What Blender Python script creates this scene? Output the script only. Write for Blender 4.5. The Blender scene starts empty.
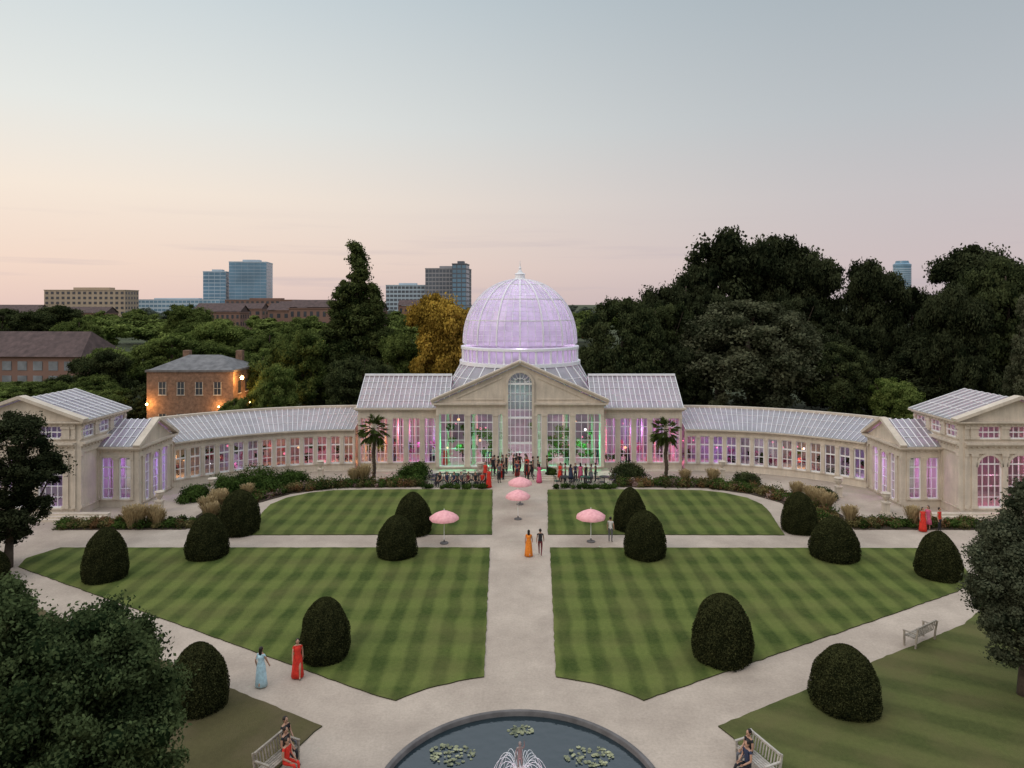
import bpy, math, random
import numpy as np
from mathutils import Vector, Matrix
random.seed(7); rng=np.random.default_rng(7)
SC=bpy.context.scene
COL=SC.collection
# ------------------------------------------------------------------ materials
def nt(m):
    m.use_nodes=True; t=m.node_tree; t.nodes.clear(); return t
def mat(name,c,rough=.75,var=.18,scale=3.0,bump=0.0,metal=0.0,emit=None,es=0,spec=.3,c2=None,detail=6):
    m=bpy.data.materials.new(name); t=nt(m); N=t.nodes; L=t.links
    o=N.new('ShaderNodeOutputMaterial'); b=N.new('ShaderNodeBsdfPrincipled')
    tc=N.new('ShaderNodeTexCoord'); n=N.new('ShaderNodeTexNoise'); n.inputs['Scale'].default_value=scale; n.inputs['Detail'].default_value=detail
    r=N.new('ShaderNodeValToRGB'); r.color_ramp.elements[0].position=.32; r.color_ramp.elements[1].position=.68
    a=[x*(1-var) for x in c]; d=[min(1,x*(1+var)) for x in (c2 or c)]
    r.color_ramp.elements[0].color=(*a,1); r.color_ramp.elements[1].color=(*d,1)
    L.new(tc.outputs['Object'],n.inputs['Vector']); L.new(n.outputs['Fac'],r.inputs['Fac']); L.new(r.outputs['Color'],b.inputs['Base Color'])
    b.inputs['Roughness'].default_value=rough; b.inputs['Metallic'].default_value=metal; b.inputs['Specular IOR Level'].default_value=spec
    if bump>0:
        bp=N.new('ShaderNodeBump'); bp.inputs['Strength'].default_value=bump; bp.inputs['Distance'].default_value=.05
        n2=N.new('ShaderNodeTexNoise'); n2.inputs['Scale'].default_value=scale*6; n2.inputs['Detail'].default_value=4
        L.new(tc.outputs['Object'],n2.inputs['Vector']); L.new(n2.outputs['Fac'],bp.inputs['Height']); L.new(bp.outputs['Normal'],b.inputs['Normal'])
    if emit:
        b.inputs['Emission Color'].default_value=(*emit,1); b.inputs['Emission Strength'].default_value=es
    L.new(b.outputs[0],o.inputs[0]); return m
def leafmat(name,dark,light,trans=.2):
    m=bpy.data.materials.new(name); t=nt(m); N=t.nodes; L=t.links
    o=N.new('ShaderNodeOutputMaterial'); d=N.new('ShaderNodeBsdfDiffuse'); tr=N.new('ShaderNodeBsdfTranslucent'); mx=N.new('ShaderNodeMixShader')
    at=N.new('ShaderNodeAttribute'); at.attribute_name='tint'
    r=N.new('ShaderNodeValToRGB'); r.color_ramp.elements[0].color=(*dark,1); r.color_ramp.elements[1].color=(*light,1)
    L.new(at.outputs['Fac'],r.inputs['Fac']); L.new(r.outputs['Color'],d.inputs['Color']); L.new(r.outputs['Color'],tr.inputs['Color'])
    mx.inputs[0].default_value=trans; L.new(d.outputs[0],mx.inputs[1]); L.new(tr.outputs[0],mx.inputs[2]); L.new(mx.outputs[0],o.inputs[0])
    return m
def glassmat(name,tint,refl=.14,trans=1.0,diff=None,dfac=0.0,translu=0.0,rough=.05):
    m=bpy.data.materials.new(name); t=nt(m); N=t.nodes; L=t.links
    o=N.new('ShaderNodeOutputMaterial'); tp=N.new('ShaderNodeBsdfTransparent'); tp.inputs[0].default_value=(*tint,1)
    gl=N.new('ShaderNodeBsdfGlossy'); gl.inputs['Roughness'].default_value=rough; gl.inputs[0].default_value=(.9,.92,.95,1)
    cur=tp.outputs[0]
    if dfac>0:
        tc=N.new('ShaderNodeTexCoord'); n=N.new('ShaderNodeTexNoise'); n.inputs['Scale'].default_value=.8; n.inputs['Detail'].default_value=5
        r=N.new('ShaderNodeValToRGB'); r.color_ramp.elements[0].position=.3; r.color_ramp.elements[1].position=.7
        r.color_ramp.elements[0].color=(*[x*.8 for x in diff],1); r.color_ramp.elements[1].color=(*[min(1,x*1.12) for x in diff],1)
        L.new(tc.outputs['Object'],n.inputs['Vector']); L.new(n.outputs['Fac'],r.inputs['Fac'])
        df=N.new('ShaderNodeBsdfDiffuse'); tl=N.new('ShaderNodeBsdfTranslucent'); L.new(r.outputs[0],df.inputs[0]); L.new(r.outputs[0],tl.inputs[0])
        m1=N.new('ShaderNodeMixShader'); m1.inputs[0].default_value=translu; L.new(df.outputs[0],m1.inputs[1]); L.new(tl.outputs[0],m1.inputs[2])
        m2=N.new('ShaderNodeMixShader'); m2.inputs[0].default_value=dfac; L.new(cur,m2.inputs[1]); L.new(m1.outputs[0],m2.inputs[2]); cur=m2.outputs[0]
    m3=N.new('ShaderNodeMixShader'); fr=N.new('ShaderNodeLayerWeight'); fr.inputs[0].default_value=.35
    mr=N.new('ShaderNodeMapRange'); mr.inputs[3].default_value=refl*.6; mr.inputs[4].default_value=min(1,refl*4); L.new(fr.outputs['Facing'],mr.inputs[0]); L.new(mr.outputs[0],m3.inputs[0])
    L.new(cur,m3.inputs[1]); L.new(gl.outputs[0],m3.inputs[2]); L.new(m3.outputs[0],o.inputs[0]); return m

STONE=mat('bath_stone',(.57,.49,.395),.85,.10,.9,.2)
STONE2=mat('grey_stone',(.13,.12,.115),.85,.25,2,.3)
FRAME=mat('white_frame_paint',(.80,.79,.77),.5,.04,4)
PLAST=mat('plaster',(.34,.31,.30),.9,.3,.5)
GLASS=glassmat('window_glass',(.80,.84,.86),.19)
ROOFG=glassmat('roof_glass',(.8,.83,.85),.06,diff=(.38,.36,.365),dfac=.85,translu=.25,rough=.25)
DOMEG=glassmat('dome_glass',(.86,.84,.92),.05,diff=(.60,.56,.62),dfac=.80,translu=.55,rough=.25)
RIB=mat('white_iron_rib',(.78,.77,.77),.5,.05,3)
SLATE=mat('slate_roof',(.14,.135,.135),.6,.3,1.5,.3)
BROWNR=mat('brown_tile_roof',(.085,.055,.05),.8,.3,.8,.3)
BRICK=mat('brick_wall',(.20,.12,.08),.9,.3,2.5,.4)
DGLASS=mat('dark_window',(.05,.055,.065),.15,.3,.3,spec=.6)
BARK=mat('bark',(.07,.05,.035),.95,.35,3,.6)
SOIL=mat('soil',(.05,.035,.022),.95,.3,2,.5)
EDGE=mat('turf_edge',(.05,.05,.022),.95,.3,3,.5)
SKIN=mat('skin',(.42,.24,.16),.55,.08,6)
SKIN2=mat('skin_brown',(.25,.135,.085),.55,.08,6)
HAIR=mat('dark_hair',(.018,.012,.009),.5,.3,20)
EYE=mat('eye',(.02,.015,.012),.3,.1,9)
LIP=mat('lips',(.3,.07,.06),.5,.1,9)
SHOE=mat('shoe',(.03,.025,.022),.5,.2,9)
WOOD=mat('weathered_teak',(.30,.26,.21),.8,.3,6,.3)
IRON=mat('dark_iron',(.03,.03,.032),.5,.2,5)
def dressmat(n,c): return mat(n,c,.75,.2,7,.2)
RED=dressmat('red_cloth',(.60,.035,.02)); ORANGE=dressmat('orange_cloth',(.75,.22,.025)); BLUE=dressmat('pale_blue_cloth',(.42,.60,.66)); BLACK=dressmat('black_cloth',(.02,.02,.024)); NAVY=dressmat('navy_cloth',(.03,.04,.08)); PINK=dressmat('pink_cloth',(.62,.12,.22)); WHITE=dressmat('white_cloth',(.7,.68,.64)); TEAL=dressmat('teal_cloth',(.05,.36,.36)); GREY=dressmat('grey_cloth',(.12,.12,.13)); BROWN=dressmat('wine_cloth',(.14,.03,.035))

# ------------------------------------------------------------------ mesh builder
class MB:
    def __init__(s): s.v=[]; s.f=[]; s.m=[]
    def add(s,vs,fs,mi=0):
        b=len(s.v); s.v+= [tuple(p) for p in vs]; s.f+=[tuple(b+i for i in f) for f in fs]; s.m+=[mi]*len(fs)
    def poly(s,pts,mi=0): s.add(pts,[tuple(range(len(pts)))],mi)
    def box8(s,c,mi=0): s.add(c,[(0,3,2,1),(4,5,6,7),(0,1,5,4),(1,2,6,5),(2,3,7,6),(3,0,4,7)],mi)
    def box(s,x0,x1,y0,y1,z0,z1,mi=0):
        s.box8([(x0,y0,z0),(x1,y0,z0),(x1,y1,z0),(x0,y1,z0),(x0,y0,z1),(x1,y0,z1),(x1,y1,z1),(x0,y1,z1)],mi)
    def fbox(s,F,u0,u1,d0,d1,z0,z1,mi=0):
        o,U,Nn=F
        P=lambda u,d,z:(o[0]+U[0]*u+Nn[0]*d,o[1]+U[1]*u+Nn[1]*d,z)
        s.box8([P(u0,d1,z0),P(u1,d1,z0),P(u1,d0,z0),P(u0,d0,z0),P(u0,d1,z1),P(u1,d1,z1),P(u1,d0,z1),P(u0,d0,z1)],mi)
    def beam(s,p,q,w,h,up=(0,0,1),mi=0,off=0):
        p=Vector(p);q=Vector(q);d=(q-p)
        if d.length<1e-6:return
        d.normalize(); up=Vector(up); sd=d.cross(up)
        if sd.length<1e-4: sd=d.cross(Vector((1,0,0)))
        sd.normalize(); n=sd.cross(d); a=sd*w/2
        p=p+n*off;q=q+n*off
        s.box8([p-a,p+a,q+a,q-a,p-a+n*h,p+a+n*h,q+a+n*h,q-a+n*h],mi)
    def limb(s,p,q,r0,r1,n=7,mi=0,cap=True):
        p=Vector(p);q=Vector(q);d=(q-p).normalized(); a=d.orthogonal().normalized(); b=d.cross(a)
        vs=[]; 
        for c,r in((p,r0),(q,r1)):
            for i in range(n):
                t=2*math.pi*i/n; vs.append(c+a*math.cos(t)*r+b*math.sin(t)*r)
        fs=[(i,(i+1)%n,n+(i+1)%n,n+i) for i in range(n)]
        if cap: fs+=[tuple(range(n-1,-1,-1)),tuple(range(n,2*n))]
        s.add(vs,fs,mi)
    def lathe(s,prof,c=(0,0,0),n=24,mi=0,sx=1,sy=1,jit=None,caps=True):
        vs=[];fs=[];k=len(prof)
        for j,(r,z) in enumerate(prof):
            for i in range(n):
                t=2*math.pi*i/n; rr=r*(jit(t,z) if jit else 1)
                vs.append((c[0]+rr*math.cos(t)*sx,c[1]+rr*math.sin(t)*sy,c[2]+z))
        for j in range(k-1):
            for i in range(n):
                fs.append((j*n+i,j*n+(i+1)%n,(j+1)*n+(i+1)%n,(j+1)*n+i))
        if caps: fs.append(tuple(range(n-1,-1,-1))); fs.append(tuple((k-1)*n+i for i in range(n)))
        s.add(vs,fs,mi)
    def mesh(s,name,mats,smooth=False):
        me=bpy.data.meshes.new(name); me.from_pydata(s.v,[],s.f)
        for m in mats: me.materials.append(m)
        if len(mats)>1: me.polygons.foreach_set('material_index',s.m)
        if smooth: me.polygons.foreach_set('use_smooth',[True]*len(s.f))
        me.update(); return me
    def obj(s,name,mats,parent=None,smooth=False):
        if not isinstance(mats,(list,tuple)): mats=[mats]
        return link(name,s.mesh(name,mats,smooth),parent)
def link(name,data,parent=None,loc=None,rot=0,scale=None):
    o=bpy.data.objects.new(name,data); COL.objects.link(o)
    if parent: o.parent=parent
    if loc is not None: o.location=loc
    if rot: o.rotation_euler[2]=rot
    if scale is not None: o.scale=scale if hasattr(scale,'__len__') else (scale,)*3
    return o
def empty(name,loc=(0,0,0),rot=0,scale=1):
    o=link(name,None,None,loc,rot,scale); o.empty_display_size=.3; return o
def plight(name,loc,color,power,parent=None,r=.25):
    l=bpy.data.lights.new(name,'POINT'); l.color=color; l.energy=power; l.shadow_soft_size=r
    return link(name,l,parent,loc)

# ------------------------------------------------------------------ ground, paths, lawns
def simple_sheet(name,x0,x1,y0,y1,z,m):
    b=MB(); b.poly([(x0,y0,z),(x1,y0,z),(x1,y1,z),(x0,y1,z)]); return b.obj(name,m)
simple_sheet('ground',-4000,4000,-300,6000,-.4,mat('rough_ground',(.05,.06,.025),.95,.35,.06))
GRAVEL=mat('gravel',(.385,.312,.250),.95,.10,.35,.5,c2=(.43,.355,.285))
def fine_speckle(m,scale,amt,sv=(1,1,1)):
    t=m.node_tree;N=t.nodes;L=t.links
    b=[n for n in N if n.type=='BSDF_PRINCIPLED'][0]; src=b.inputs['Base Color'].links[0].from_socket
    tc=[n for n in N if n.type=='TEX_COORD'][0]
    mp=N.new('ShaderNodeMapping'); mp.inputs['Scale'].default_value=sv; L.new(tc.outputs['Object'],mp.inputs[0])
    n=N.new('ShaderNodeTexNoise'); n.inputs['Scale'].default_value=scale; n.inputs['Detail'].default_value=8; n.inputs['Roughness'].default_value=.75
    L.new(mp.outputs[0],n.inputs['Vector'])
    r=N.new('ShaderNodeMapRange'); r.inputs[1].default_value=.3; r.inputs[2].default_value=.7; r.inputs[3].default_value=1-amt; r.inputs[4].default_value=1+amt
    L.new(n.outputs['Fac'],r.inputs[0]); v=N.new('ShaderNodeVectorMath'); v.operation='SCALE'; L.new(src,v.inputs[0]); L.new(r.outputs[0],v.inputs['Scale']); L.new(v.outputs[0],b.inputs['Base Color'])
fine_speckle(GRAVEL,9,.16); fine_speckle(GRAVEL,1.3,.08)
fine_speckle(STONE,3.5,.14,(1,1,.12)); fine_speckle(STONE,7,.06); fine_speckle(BROWNR,2,.2,(1,.2,1)); fine_speckle(BRICK,5,.15)
PC=(0,22.6); PR=4.84
b=MB(); ring=[]; outer=[]
n=72
for i in range(n):
    t_=2*math.pi*i/n; c,s=math.cos(t_),math.sin(t_)
    ring.append((PC[0]+PR*c,PC[1]+PR*s,.0))
    k=min(44/abs(c) if abs(c)>1e-6 else 1e9,(49 if s>0 else 20)/abs(s) if abs(s)>1e-6 else 1e9)
    outer.append((PC[0]+k*c,PC[1]+k*s,.0))
for i in range(n):
    j=(i+1)%n; b.poly([ring[i],outer[i],outer[j],ring[j]]); b.poly([(outer[i][0],outer[i][1],-.5),(outer[j][0],outer[j][1],-.5),outer[j],outer[i]])
b.obj('gravel_path',GRAVEL)

def lawnmat(name,dark,light,dirs,brown,bamt):
    m=bpy.data.materials.new(name); t=nt(m);N=t.nodes;L=t.links
    o=N.new('ShaderNodeOutputMaterial'); b=N.new('ShaderNodeBsdfPrincipled'); b.inputs['Roughness'].default_value=.95; b.inputs['Specular IOR Level'].default_value=.1
    tc=N.new('ShaderNodeTexCoord'); nd=N.new('ShaderNodeTexNoise'); nd.inputs['Scale'].default_value=.35; nd.inputs['Detail'].default_value=3
    L.new(tc.outputs['Object'],nd.inputs['Vector'])
    acc=None
    for (ang,wid,wt) in dirs:
        mp=N.new('ShaderNodeMapping'); mp.inputs['Rotation'].default_value=(0,0,ang); L.new(tc.outputs['Object'],mp.inputs['Vector'])
        sx=N.new('ShaderNodeSeparateXYZ'); L.new(mp.outputs[0],sx.inputs[0])
        wob=N.new('ShaderNodeMath'); wob.operation='MULTIPLY_ADD'; wob.inputs[1].default_value=.6; L.new(nd.outputs['Fac'],wob.inputs[0]); L.new(sx.outputs[0],wob.inputs[2])
        ml=N.new('ShaderNodeMath'); ml.operation='MULTIPLY'; ml.inputs[1].default_value=math.pi/wid; L.new(wob.outputs[0],ml.inputs[0])
        sn=N.new('ShaderNodeMath'); sn.operation='SINE'; L.new(ml.outputs[0],sn.inputs[0])
        sh=N.new('ShaderNodeMath'); sh.operation='MULTIPLY'; sh.inputs[1].default_value=2.0; sh.use_clamp=False; L.new(sn.outputs[0],sh.inputs[0])
        cl=N.new('ShaderNodeClamp'); cl.inputs[1].default_value=-1; cl.inputs[2].default_value=1; L.new(sh.outputs[0],cl.inputs[0])
        w=N.new('ShaderNodeMath'); w.operation='MULTIPLY'; w.inputs[1].default_value=wt; L.new(cl.outputs[0],w.inputs[0])
        if acc is None: acc=w
        else:
            a=N.new('ShaderNodeMath'); a.operation='ADD'; L.new(acc.outputs[0],a.inputs[0]); L.new(w.outputs[0],a.inputs[1]); acc=a
    n2=N.new('ShaderNodeTexNoise'); n2.inputs['Scale'].default_value=6; n2.inputs['Detail'].default_value=9; n2.inputs['Roughness'].default_value=.8; L.new(tc.outputs['Object'],n2.inputs['Vector'])
    q=N.new('ShaderNodeMath'); q.operation='MULTIPLY_ADD'; q.inputs[1].default_value=1.15; L.new(n2.outputs['Fac'],q.inputs[0]); L.new(acc.outputs[0],q.inputs[2])
    r=N.new('ShaderNodeValToRGB'); r.color_ramp.elements[0].position=.1; r.color_ramp.elements[1].position=1.0
    r.color_ramp.elements[0].color=(*dark,1); r.color_ramp.elements[1].color=(*light,1); L.new(q.outputs[0],r.inputs[0])
    n3=N.new('ShaderNodeTexNoise'); n3.inputs['Scale'].default_value=.4; n3.inputs['Detail'].default_value=7; L.new(tc.outputs['Object'],n3.inputs['Vector'])
    mr=N.new('ShaderNodeMapRange'); mr.inputs[1].default_value=.42; mr.inputs[2].default_value=.75; mr.inputs[3].default_value=0; mr.inputs[4].default_value=bamt; L.new(n3.outputs['Fac'],mr.inputs[0])
    mx=N.new('ShaderNodeMix'); mx.data_type='RGBA'; mx.inputs[7].default_value=(*brown,1); L.new(mr.outputs[0],mx.inputs[0]); L.new(r.outputs[0],mx.inputs[6]); L.new(mx.outputs[2],b.inputs['Base Color'])
    bp=N.new('ShaderNodeBump'); bp.inputs['Strength'].default_value=.6; bp.inputs['Distance'].default_value=.05
    n4=N.new('ShaderNodeTexNoise'); n4.inputs['Scale'].default_value=18; n4.inputs['Detail'].default_value=5; L.new(tc.outputs['Object'],n4.inputs['Vector']); L.new(n4.outputs['Fac'],bp.inputs['Height']); L.new(bp.outputs[0],b.inputs['Normal'])
    L.new(b.outputs[0],o.inputs[0]); return m
LAWN=lawnmat('striped_grass',(.036,.056,.012),(.132,.158,.040),[(0,.70,.23),(math.radians(90),1.25,.11)],(.15,.135,.05),.45)
LAWNB=lawnmat('dry_grass',(.048,.060,.018),(.120,.132,.042),[(math.radians(-62),1.0,.20)],(.13,.11,.048),.8)
LAWNC=lawnmat('parched_grass',(.060,.052,.024),(.105,.092,.040),[(math.radians(35),1.1,.10)],(.125,.095,.055),1)
def slab(name,pts,z0,z1,m,edge=None):
    b=MB(); k=len(pts)
    a=sum(pts[i][0]*pts[(i+1)%k][1]-pts[(i+1)%k][0]*pts[i][1] for i in range(k))
    if a<0: pts=pts[::-1]
    out=[]
    for i in range(k):
        p=pts[i];q=pts[(i+1)%k]; l=math.hypot(q[0]-p[0],q[1]-p[1]); n_=max(1,int(l/.35))
        for j in range(n_):
            f=j/n_; out.append((p[0]+(q[0]-p[0])*f+random.gauss(0,.016),p[1]+(q[1]-p[1])*f+random.gauss(0,.016)))
    pts=out;k=len(pts)
    b.poly([(x,y,z1) for x,y in pts],0)
    for i in range(k):
        p=pts[i];q=pts[(i+1)%k]; b.add([(p[0],p[1],z0),(q[0],q[1],z0),(q[0],q[1],z1),(p[0],p[1],z1)],[(0,1,2,3)],1)
    return b.obj(name,[m,edge or EDGE])
def arc(c,r,a0,a1,n=14):
    return [(c[0]+r*math.cos(math.radians(a0+(a1-a0)*i/n)),c[1]+r*math.sin(math.radians(a0+(a1-a0)*i/n))) for i in range(n+1)]
def mir(p): return [(-x,y) for x,y in p]
slab('lawn',[(1.96,45.7),(1.75,37.5),(1.53,29.9)]+arc(PC,7.45,77,48,8)[1:]+[(5.6,28.5),(24.2,38.75),(26.2,40.2),(26.9,42.5),(26.3,45.6)],-.02,.05,LAWN)
slab('lawn',mir([(1.96,45.7),(1.75,37.5),(1.53,29.9)]+arc(PC,7.45,77,48,8)[1:]+[(5.7,28.4),(30.4,42.4),(30.9,43.8),(30.0,45.7)]),-.02,.05,LAWN)
backl=[(1.93,48.3),(2.15,54),(2.35,59.9),(10,60.0),(15.4,59.7),(17.2,58.9),(18.6,57.4),(19.2,55.5),(19.1,53.6),(18.2,48.2)]
slab('lawn',backl,-.02,.05,LAWN); slab('lawn',mir([(x*1.03 if x>5 else x,y) for x,y in backl]),-.02,.05,LAWN)
fr=arc(PC,8.4,27,-60,16)
slab('lawn',fr+[(10,8),(44,8),(44,47),(30,43),(26,38.2),(22.1,34.8)],-.02,.05,LAWNB)
slab('lawn',mir(fr+[(10,8),(44,8),(44,45),(33,41.5),(24,35.9)]),-.02,.05,LAWNC)

# ------------------------------------------------------------------ leaves
def quadmesh(name,co,tint,mats,matidx=None):
    N=len(co)//4; me=bpy.data.meshes.new(name)
    me.vertices.add(4*N); me.vertices.foreach_set('co',co.astype(np.float32).ravel())
    me.loops.add(4*N); me.loops.foreach_set('vertex_index',np.arange(4*N,dtype=np.int32))
    me.polygons.add(N); me.polygons.foreach_set('loop_start',(np.arange(N)*4).astype(np.int32))
    try: me.polygons.foreach_set('loop_total',np.full(N,4,dtype=np.int32))
    except Exception: pass
    for m in mats: me.materials.append(m)
    if matidx is not None: me.polygons.foreach_set('material_index',matidx.astype(np.int32))
    me.update(calc_edges=True)
    a=me.attributes.new('tint','FLOAT','POINT'); a.data.foreach_set('value',np.repeat(tint,4).astype(np.float32))
    me.validate(); return me
def leafquads(c,size,asp=.55,normal=None,flat=0.0):
    N=len(c); a=rng.normal(size=(N,3)); 
    if normal is not None:
        nn=normal+rng.normal(size=(N,3))*flat
        nn/=np.linalg.norm(nn,axis=1,keepdims=True)+1e-9
        a=np.cross(a,nn); 
    a/=np.linalg.norm(a,axis=1,keepdims=True)+1e-9
    r=rng.normal(size=(N,3)) if normal is None else None
    b=np.cross(a,r if normal is None else nn); b/=np.linalg.norm(b,axis=1,keepdims=True)+1e-9
    s=(size*rng.uniform(.6,1.3,size=N))[:,None]
    q=np.stack([c+a*s,c+b*s*asp,c-a*s,c-b*s*asp],axis=1)
    return q.reshape(-1,3)
def clumps_to_leaves(cl,per,size,tb=None,asp=.6):
    K=len(cl); idx=np.repeat(np.arange(K),per); c=cl[idx,:3]; r=cl[idx,3]
    d=rng.normal(size=(len(idx),3)); d[:,2]+=.25; d/=np.linalg.norm(d,axis=1,keepdims=True)
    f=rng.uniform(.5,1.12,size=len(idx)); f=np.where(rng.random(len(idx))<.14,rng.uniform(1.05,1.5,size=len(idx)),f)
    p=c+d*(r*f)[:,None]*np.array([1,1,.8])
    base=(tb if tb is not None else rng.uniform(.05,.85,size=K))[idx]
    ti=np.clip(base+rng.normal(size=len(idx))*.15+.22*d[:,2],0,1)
    return leafquads(p,size,asp,normal=d,flat=.8),ti
def ell_clumps(ells,K,rc,shell=.6):
    out=[]; w=np.array([e[3]*e[4]*e[5] for e in ells])**.67; w/=w.sum()
    for i in range(K):
        e=ells[rng.choice(len(ells),p=w)]; d=rng.normal(size=3); d/=np.linalg.norm(d)
        if d[2]<-.3 and rng.random()<.6: d[2]*=-1
        rr=rng.uniform(shell,1.0); 
        out.append([e[0]+d[0]*e[3]*rr,e[1]+d[1]*e[4]*rr,e[2]+d[2]*e[5]*rr,rc*rng.uniform(.5,1.4)])
    return np.array(out)
def trunkmesh(name,H,r,ells,nl=7):
    b=MB()
    p=Vector((0,0,-.5)); 
    rr=r*1.3
    for i in range(1,6):
        q=Vector((rng.normal()*r*.5,rng.normal()*r*.5,H*.8*i/5)); r2=r*(1-.17*i)
        b.limb(p,q,rr,r2,9); 
        for k in range(3 if i<5 else 1):
            e=ells[rng.integers(len(ells))]; tgt=Vector((e[0]+rng.normal()*e[3]*.45,e[1]+rng.normal()*e[4]*.45,e[2]+rng.normal()*e[5]*.3))
            if tgt.z>q.z-.5:
                mid=q.lerp(tgt,.5)+Vector((0,0,-.05*H)); b.limb(q,mid,r2*.5,r2*.3,6); b.limb(mid,tgt,r2*.3,r2*.08,5)
        p=q; rr=r2
    return b.mesh(name,[BARK],True)
def corecl(cl,scale=.62):
    b=MB()
    for c in cl:
        r=c[3]*scale; prof=[(r*math.sin(math.pi*(j+.3)/5.6),-r*math.cos(math.pi*(j+.3)/5.6)) for j in range(6)]
        b.lathe(prof,(c[0],c[1],c[2]),7)
    return b
LCACHE={}
def make_variant(key,ells,K,rc,per,size,H,tr,core=True,shell=.6):
    cl=ell_clumps(ells,K,rc,shell); co,ti=clumps_to_leaves(cl,per,size)
    me=quadmesh(key+'_foliage',co,ti,[None])
    cm=None
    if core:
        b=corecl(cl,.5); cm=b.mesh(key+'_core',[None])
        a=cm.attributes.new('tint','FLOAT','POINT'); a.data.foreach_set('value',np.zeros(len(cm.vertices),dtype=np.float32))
    LCACHE[key]=(me,cm,trunkmesh(key+'_trunk',H,tr,ells))
def tree(name,key,loc,scale,m,rot=0):
    e=empty(name,loc,rot,scale); me,cm,tm=LCACHE[key]
    for nm,d in(('foliage',me),('inner_foliage',cm)):
        if d is None: continue
        o=link(nm,d,e); o.material_slots[0].link='OBJECT'; o.material_slots[0].material=m
    link('trunk_and_limbs',tm,e); return e
def lobes(seed,n,zc=5.0,R=3.2,RZ=3.4,r0=1.1,r1=1.9,zlo=-.5):
    r=np.random.default_rng(seed); L_=[(0,0,zc,R*.95,R*.95,RZ*.95)]
    for i in range(n):
        d=r.normal(size=3); d/=np.linalg.norm(d); d[2]=max(zlo,d[2]); q=r.uniform(r0,r1); k=r.uniform(.75,1.0)
        L_.append((d[0]*R*k,d[1]*R*k,zc+d[2]*RZ*k,q*1.15,q*1.15,q*.9))
    return L_
make_variant('broad',lobes(3,11),260,.60,240,.115,10,.35)
make_variant('broad2',lobes(8,12),260,.60,240,.115,10,.35)
make_variant('broad3',lobes(21,13,5.2,3.3,3.2,.9,1.6),260,.60,240,.115,10,.35)
make_variant('round',[(0,0,4.7,4.2,4.2,4.4)]+lobes(5,8,4.7,3.6,3.6,1.0,1.5)[1:],290,.60,220,.11,10,.35,shell=.82)
sp=[]
for k in range(12):
    z=1.2+k*.72; r=2.7*(1-(z/10.0))**.8+.05; sp.append((.1*math.sin(k*2.1)*r,.1*math.cos(k*1.7)*r,z,r,r,.7)); sp.append((.1,0,z,r*.5,r*.5,.7))
make_variant('spire',sp,520,.30,170,.075,10,.25,shell=.5)
make_variant('far',lobes(4,5,5.4,3.8,3.8,1.6,2.2),60,1.2,80,.34,10,.4)
LD=leafmat('dark_foliage',(.013,.020,.009),(.085,.100,.040)); LDK=leafmat('very_dark_foliage',(.008,.012,.006),(.060,.070,.033))
LM=leafmat('mid_green_foliage',(.024,.040,.011),(.150,.185,.052)); LH=leafmat('grey_green_foliage',(.026,.032,.016),(.135,.140,.080))
LY=leafmat('golden_foliage',(.12,.075,.012),(.50,.33,.06)); LB=leafmat('bright_green_foliage',(.04,.065,.015),(.22,.27,.075))
LCN=leafmat('conifer_foliage',(.016,.026,.009),(.10,.12,.04))
LF=leafmat('hazy_foliage',(.06,.075,.06),(.15,.17,.13))  # distance haze put into the leaf colours of far trees
def T(name,key,x,y,h,w,m,kw=8.6):
    r=rng.uniform(0,6.28) if key!='spire' else .4
    return tree(name,key,(x,y,-.35),(w/kw,w/kw,h/9.3 if key!='spire' else h/10),m,r)
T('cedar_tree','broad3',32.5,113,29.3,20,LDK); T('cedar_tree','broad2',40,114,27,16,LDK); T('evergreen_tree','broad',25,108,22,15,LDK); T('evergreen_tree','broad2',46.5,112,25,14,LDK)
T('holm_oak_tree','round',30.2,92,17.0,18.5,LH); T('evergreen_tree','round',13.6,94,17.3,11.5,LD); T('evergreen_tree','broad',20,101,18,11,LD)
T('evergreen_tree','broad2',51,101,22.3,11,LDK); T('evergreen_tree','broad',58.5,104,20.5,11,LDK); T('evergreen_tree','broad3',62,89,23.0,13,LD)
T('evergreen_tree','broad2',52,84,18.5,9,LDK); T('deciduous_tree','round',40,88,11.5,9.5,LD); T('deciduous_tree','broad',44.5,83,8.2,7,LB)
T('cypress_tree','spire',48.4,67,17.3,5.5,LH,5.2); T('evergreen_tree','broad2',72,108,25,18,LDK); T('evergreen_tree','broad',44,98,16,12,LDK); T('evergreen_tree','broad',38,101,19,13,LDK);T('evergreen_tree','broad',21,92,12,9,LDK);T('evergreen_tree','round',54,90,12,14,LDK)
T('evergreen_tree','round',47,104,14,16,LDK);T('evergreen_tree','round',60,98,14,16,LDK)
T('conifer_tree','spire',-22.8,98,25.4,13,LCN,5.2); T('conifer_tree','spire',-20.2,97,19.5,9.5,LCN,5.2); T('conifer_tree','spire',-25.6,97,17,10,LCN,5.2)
T('golden_tree','broad2',-9.6,88,17.3,10.5,LY); T('deciduous_tree','broad',-19,84,11,8,LD); T('deciduous_tree','broad2',-15.5,92,12.5,8,LM)
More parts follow.
